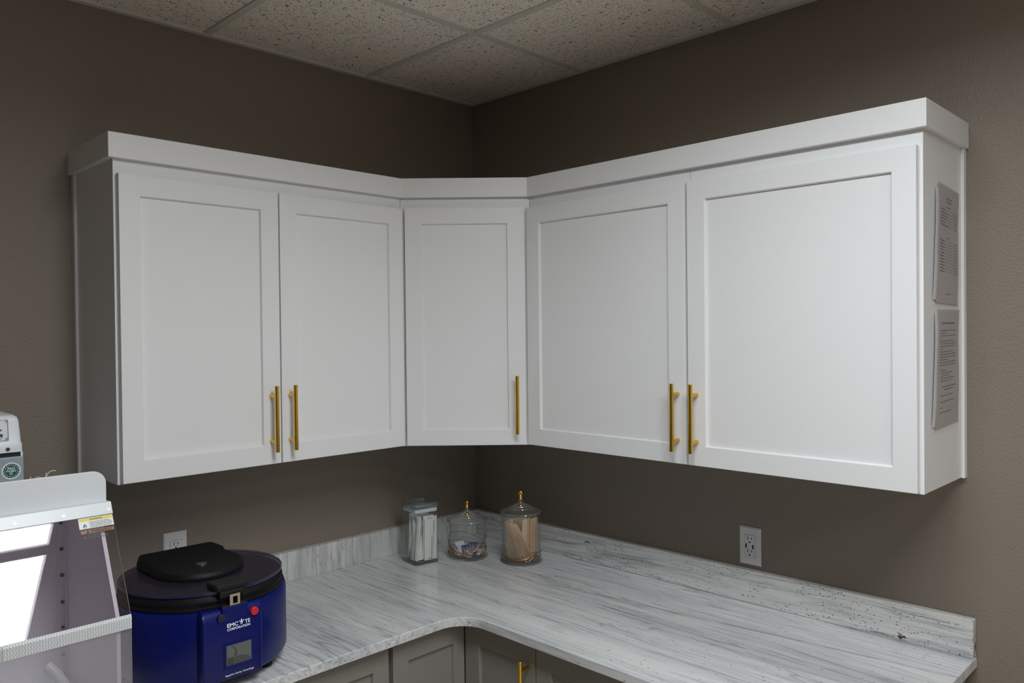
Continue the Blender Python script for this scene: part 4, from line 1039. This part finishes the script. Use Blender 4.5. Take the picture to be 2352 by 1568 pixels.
for k, e in enumerate((0.026, 0.040, 0.041)):
    x_ = -0.0570
    while x_ < -0.0570 + e - 0.003:
        wl_ = random.uniform(0.002, 0.006); wl_ = min(wl_, -0.0570 + e - x_); plate(sm, fmT, rect(x_, 0.1936 - k * 0.0034, x_ + wl_, 0.1946 - k * 0.0034)); x_ += wl_ + 0.0008
obj('small_print', sm, 'greyink', win)
fl = B()
plate(fl, fmT, [(-0.0605, 0.2098), (-0.0575, 0.2115), (-0.0566, 0.2145), (-0.0578, 0.2172), (-0.0586, 0.2160), (-0.0594, 0.2200), (-0.0614, 0.2172), (-0.0620, 0.2182), (-0.0640, 0.2150), (-0.0636, 0.2115)])
obj('flame_symbol', fl, 'navy', win)
fw_ = plate(B(), fmT @ Matrix.Translation((0, 0, .0003)), [(-0.0606, 0.2106), (-0.0590, 0.2118), (-0.0590, 0.2136), (-0.0604, 0.2152), (-0.0616, 0.2136), (-0.0618, 0.2118)])
obj('flame_symbol', fw_, 'stickerwhite', win)
bi = B(); fmb = fmT @ Matrix.Translation((-0.0640, 0.1885, 0))
for k in range(3):
    a0 = PI / 2 + k * 2 * PI / 3; c_ = (0.0026 * math.cos(a0), 0.0026 * math.sin(a0))
    out = [(c_[0] + 0.0026 * math.cos(a), c_[1] + 0.0026 * math.sin(a)) for a in [a0 + rd(40) + rd(280) * j / 16 for j in range(17)]]
    inn = [(c_[0] * 1.25 + 0.0018 * math.cos(a), c_[1] * 1.25 + 0.0018 * math.sin(a)) for a in [a0 + rd(320) - rd(280) * j / 16 for j in range(17)]]
    n3 = len(out)
    for j in range(n3 - 1): plate(bi, fmb, [out[j], out[j + 1], inn[n3 - 2 - j], inn[n3 - 1 - j]])
obj('hazard_symbol', bi, 'greyink', win)

# blower head standing on the hood behind the guard plate
BY = -0.330
bz0 = 1.3832
lowb = box(B(), HX2 + 0.06, -1.7325, BY, -0.10, bz0, 1.4880)
blo = obj('blower_base', lowb, 'blowgrey', t, bevel=0.002, label='grey blower base')
obj('blower_gap', box(B(), HX2 + 0.064, -1.7385, BY + 0.004, -0.104, 1.4881, 1.4985), 'slot', t)
gk = box(B(), -1.7380, -1.7335, BY + 0.001, BY + 0.012, 1.4881, 1.4984); obj('blower_clip', gk, 'hoodwhite', t)
cb = B()
def csec(dx, y0, y1, z, r=0.010): return [(x_, y_, z) for x_, y_ in rrect(HX2 + 0.06 + dx, y0, -1.7325 - dx, y1, r)]
cs = [csec(0.0005, BY - 0.001, -0.098, 1.4986), csec(0.0005, BY - 0.001, -0.098, 1.5170), csec(0.0022, BY + 0.001, -0.100, 1.5200), csec(0.0060, BY + 0.004, -0.104, 1.5700), csec(0.0085, BY + 0.007, -0.107, 1.5790), csec(0.0150, BY + 0.014, -0.114, 1.5840)]
rg = [[cb.verts.new(p) for p in s_] for s_ in cs]
for A, C in zip(rg, rg[1:]):
    for k in range(len(A)): cb.faces.new([A[k], A[(k + 1) % len(A)], C[(k + 1) % len(A)], C[k]])
cb.faces.new(rg[0][::-1]); cb.faces.new(rg[-1])
cov = obj('blower_cover', cb, 'hoodwhite', t, smooth=True, label='white rounded blower cover')
sc = B(); cyl(sc, (-1.7640, BY - 0.0035, 1.5068), (-1.7640, BY + 0.003, 1.5068), 0.0042, 16); obj('screw', sc, 'darksteel', cov, smooth=True, bevel=0.0008)
# maker's plate on the cover
fmP = frame_mat((0, BY + 0.0006, 0), (1, 0, 0), (0, 0.07, 1))
pcx0, pcx1, pz0_, pz1_ = -1.92, -1.7605, 1.5265, 1.5765
npz = 1.55
fmP = frame_mat((0, BY + 0.0002, 1.5215), (1, 0, 0), (0, 0.060, 1))
np_ = obj('name_plate', plate(B(), fmP, rrect(pcx0, 0.0045, pcx1, 0.0545, 0.003), 0.0008), 'stickerwhite', cov, label='white maker plate with blue border')
bd = B(); fmQ = fmP @ Matrix.Translation((0, 0, 0.0008))
xa, xb, ya, yb_ = pcx0 + 0.0015, pcx1 - 0.0018, 0.0060, 0.0530
for q in (rect(xa, ya, xb, ya + .0008), rect(xa, yb_ - .0008, xb, yb_), rect(xa, ya, xa + .0012, yb_), rect(xb - .0012, ya, xb, yb_)): plate(bd, fmQ, q, 0.0002)
ov = [(-1.7965 + 0.022 * math.cos(a), 0.0300 + 0.0040 * math.sin(a)) for a in [2 * PI * k / 24 for k in range(24)]]
plate(bd, fmQ, ov, 0.0002); plate(bd, fmQ, rect(-1.80, 0.0095, -1.7760, 0.0108), 0.0002)
obj('plate_print', bd, 'blueink', np_)
nb = plate(B(), fmQ, rect(-1.84, 0.0135, -1.7735, 0.0210), 0.0002); obj('plate_print', nb, 'navy', np_)
dt = plate(B(), fmQ @ Matrix.Translation((0, 0, 0.0002)), disc(-1.7768, 0.0157, 0.0010, 10), 0.0002); obj('plate_print', dt, 'whiteink', np_)
for zz in (0.0495, 0.0095):
    s_ = plate(B(), fmQ, disc(-1.7660, zz, 0.0026, 14), 0.0012); obj('screw', s_, 'steel', np_)
# round test sticker
fmR = frame_mat((-1.7578, BY - 0.0001, 1.4562), (1, 0, 0), (0, 0, 1))
stw = obj('test_sticker', plate(B(), fmR, disc(0, 0, 0.0195, 36), 0.0003), 'stickerwhite', blo, label='round green and white test sticker')
sg = [((0.0162 + 0.0008 * math.cos(16 * a)) * math.cos(a), (0.0162 + 0.0008 * math.cos(16 * a)) * math.sin(a)) for a in [2 * PI * k / 128 for k in range(128)]]
obj('test_sticker', plate(B(), fmR @ Matrix.Translation((0, 0, .0003)), sg, 0.0002), 'green', blo)
fmG = fmR @ Matrix.Translation((0, 0, .0005)); rg_ = B()
for k in range(48):
    a, a2 = 2 * PI * k / 48, 2 * PI * (k + 1) / 48
    plate(rg_, fmG, [(0.0136 * math.cos(a), 0.0136 * math.sin(a)), (0.0136 * math.cos(a2), 0.0136 * math.sin(a2)), (0.0130 * math.cos(a2), 0.0130 * math.sin(a2)), (0.0130 * math.cos(a), 0.0130 * math.sin(a))], 0.0002)
for q in (rect(-0.0036, -0.0092, 0.0020, -0.0086), rect(-0.0036, -0.0044, 0.0016, -0.0038), rect(-0.0036, -0.0092, -0.0030, -0.0038), rect(0.0014, -0.0092, 0.0020, -0.0055)): plate(rg_, fmG, q, 0.0002)
plate(rg_, fmG, [(-0.0020, -0.0062), (-0.0008, -0.0080), (0.0032, -0.0034), (0.0026, -0.0030), (-0.0008, -0.0068), (-0.0016, -0.0056)], 0.0002)
merge(rg_, text_mesh('PAO', 0.0078, (-1.7578, BY - 0.0007, 1.4562 + 0.0030), (1, 0, 0), (0, 0, 1), 'CENTER', 0.00018))
merge(rg_, text_mesh('PASSED', 0.0060, (-1.7578, BY - 0.0007, 1.4562 - 0.0024), (1, 0, 0), (0, 0, 1), 'CENTER', 0.00012))
obj('test_lettering', rg_, 'whiteink', blo)
# white wire end behind the guard plate
cw = B()
tube(cw, [(-1.728, -0.36, 1.388), (-1.727, -0.37, 1.425), (-1.724, -0.375, 1.4385), (-1.716, -0.38, 1.4425), (-1.709, -0.385, 1.4395), (-1.704, -0.39, 1.4380), (-1.701, -0.39, 1.4450), (-1.6945, -0.39, 1.4530), (-1.688, -0.39, 1.4545), (-1.682, -0.39, 1.4538)], 0.0009, 8)
tube(cw, [(-1.704, -0.39, 1.430), (-1.7035, -0.39, 1.4400), (-1.7010, -0.39, 1.4520)], 0.0009, 8)
tube(cw, [(-1.731, -0.37, 1.43), (-1.729, -0.37, 1.4415), (-1.7275, -0.37, 1.4435)], 0.0009, 8)
obj('wire_end', cw, 'cable', t, smooth=True, label='loose white wire end')

# ------------------------------------------------------------------ camera, view
cam_d = bpy.data.cameras.new('camera'); cam = bpy.data.objects.new('camera', cam_d); COL.objects.link(cam)
yaw, pit, rol = rd(44.715), rd(-0.6862), rd(-0.5938)
fwv = Vector((math.cos(pit) * math.cos(yaw), math.cos(pit) * math.sin(yaw), math.sin(pit)))
rv_ = Vector((math.sin(yaw), -math.cos(yaw), 0)); uv_ = rv_.cross(fwv)
r2_ = rv_ * math.cos(rol) + uv_ * math.sin(rol); u2_ = -rv_ * math.sin(rol) + uv_ * math.cos(rol)
mm = Matrix((r2_, u2_, -fwv)).transposed().to_4x4(); mm.translation = Vector((-2.23516, -2.43476, 1.76470))
cam.matrix_world = mm
cam_d.sensor_width = 36.0; cam_d.lens = 1813.18 * 36.0 / 2352.0; cam_d.clip_start = 0.02
S.camera = cam

w = bpy.data.worlds.new('world'); S.world = w; w.use_nodes = True
w.node_tree.nodes['Background'].inputs[0].default_value = (0.5, 0.5, 0.5, 1); w.node_tree.nodes['Background'].inputs[1].default_value = 0.0

S.view_settings.view_transform = 'Standard'; S.view_settings.look = 'None'
S.view_settings.gamma = 1.0; S.view_settings.use_curve_mapping = False
S.view_settings.exposure = 0.0
S.cycles.use_denoising = True
S.cycles.max_bounces = 10; S.cycles.diffuse_bounces = 6; S.cycles.transparent_max_bounces = 32
S.cycles.sample_clamp_indirect = 6.0
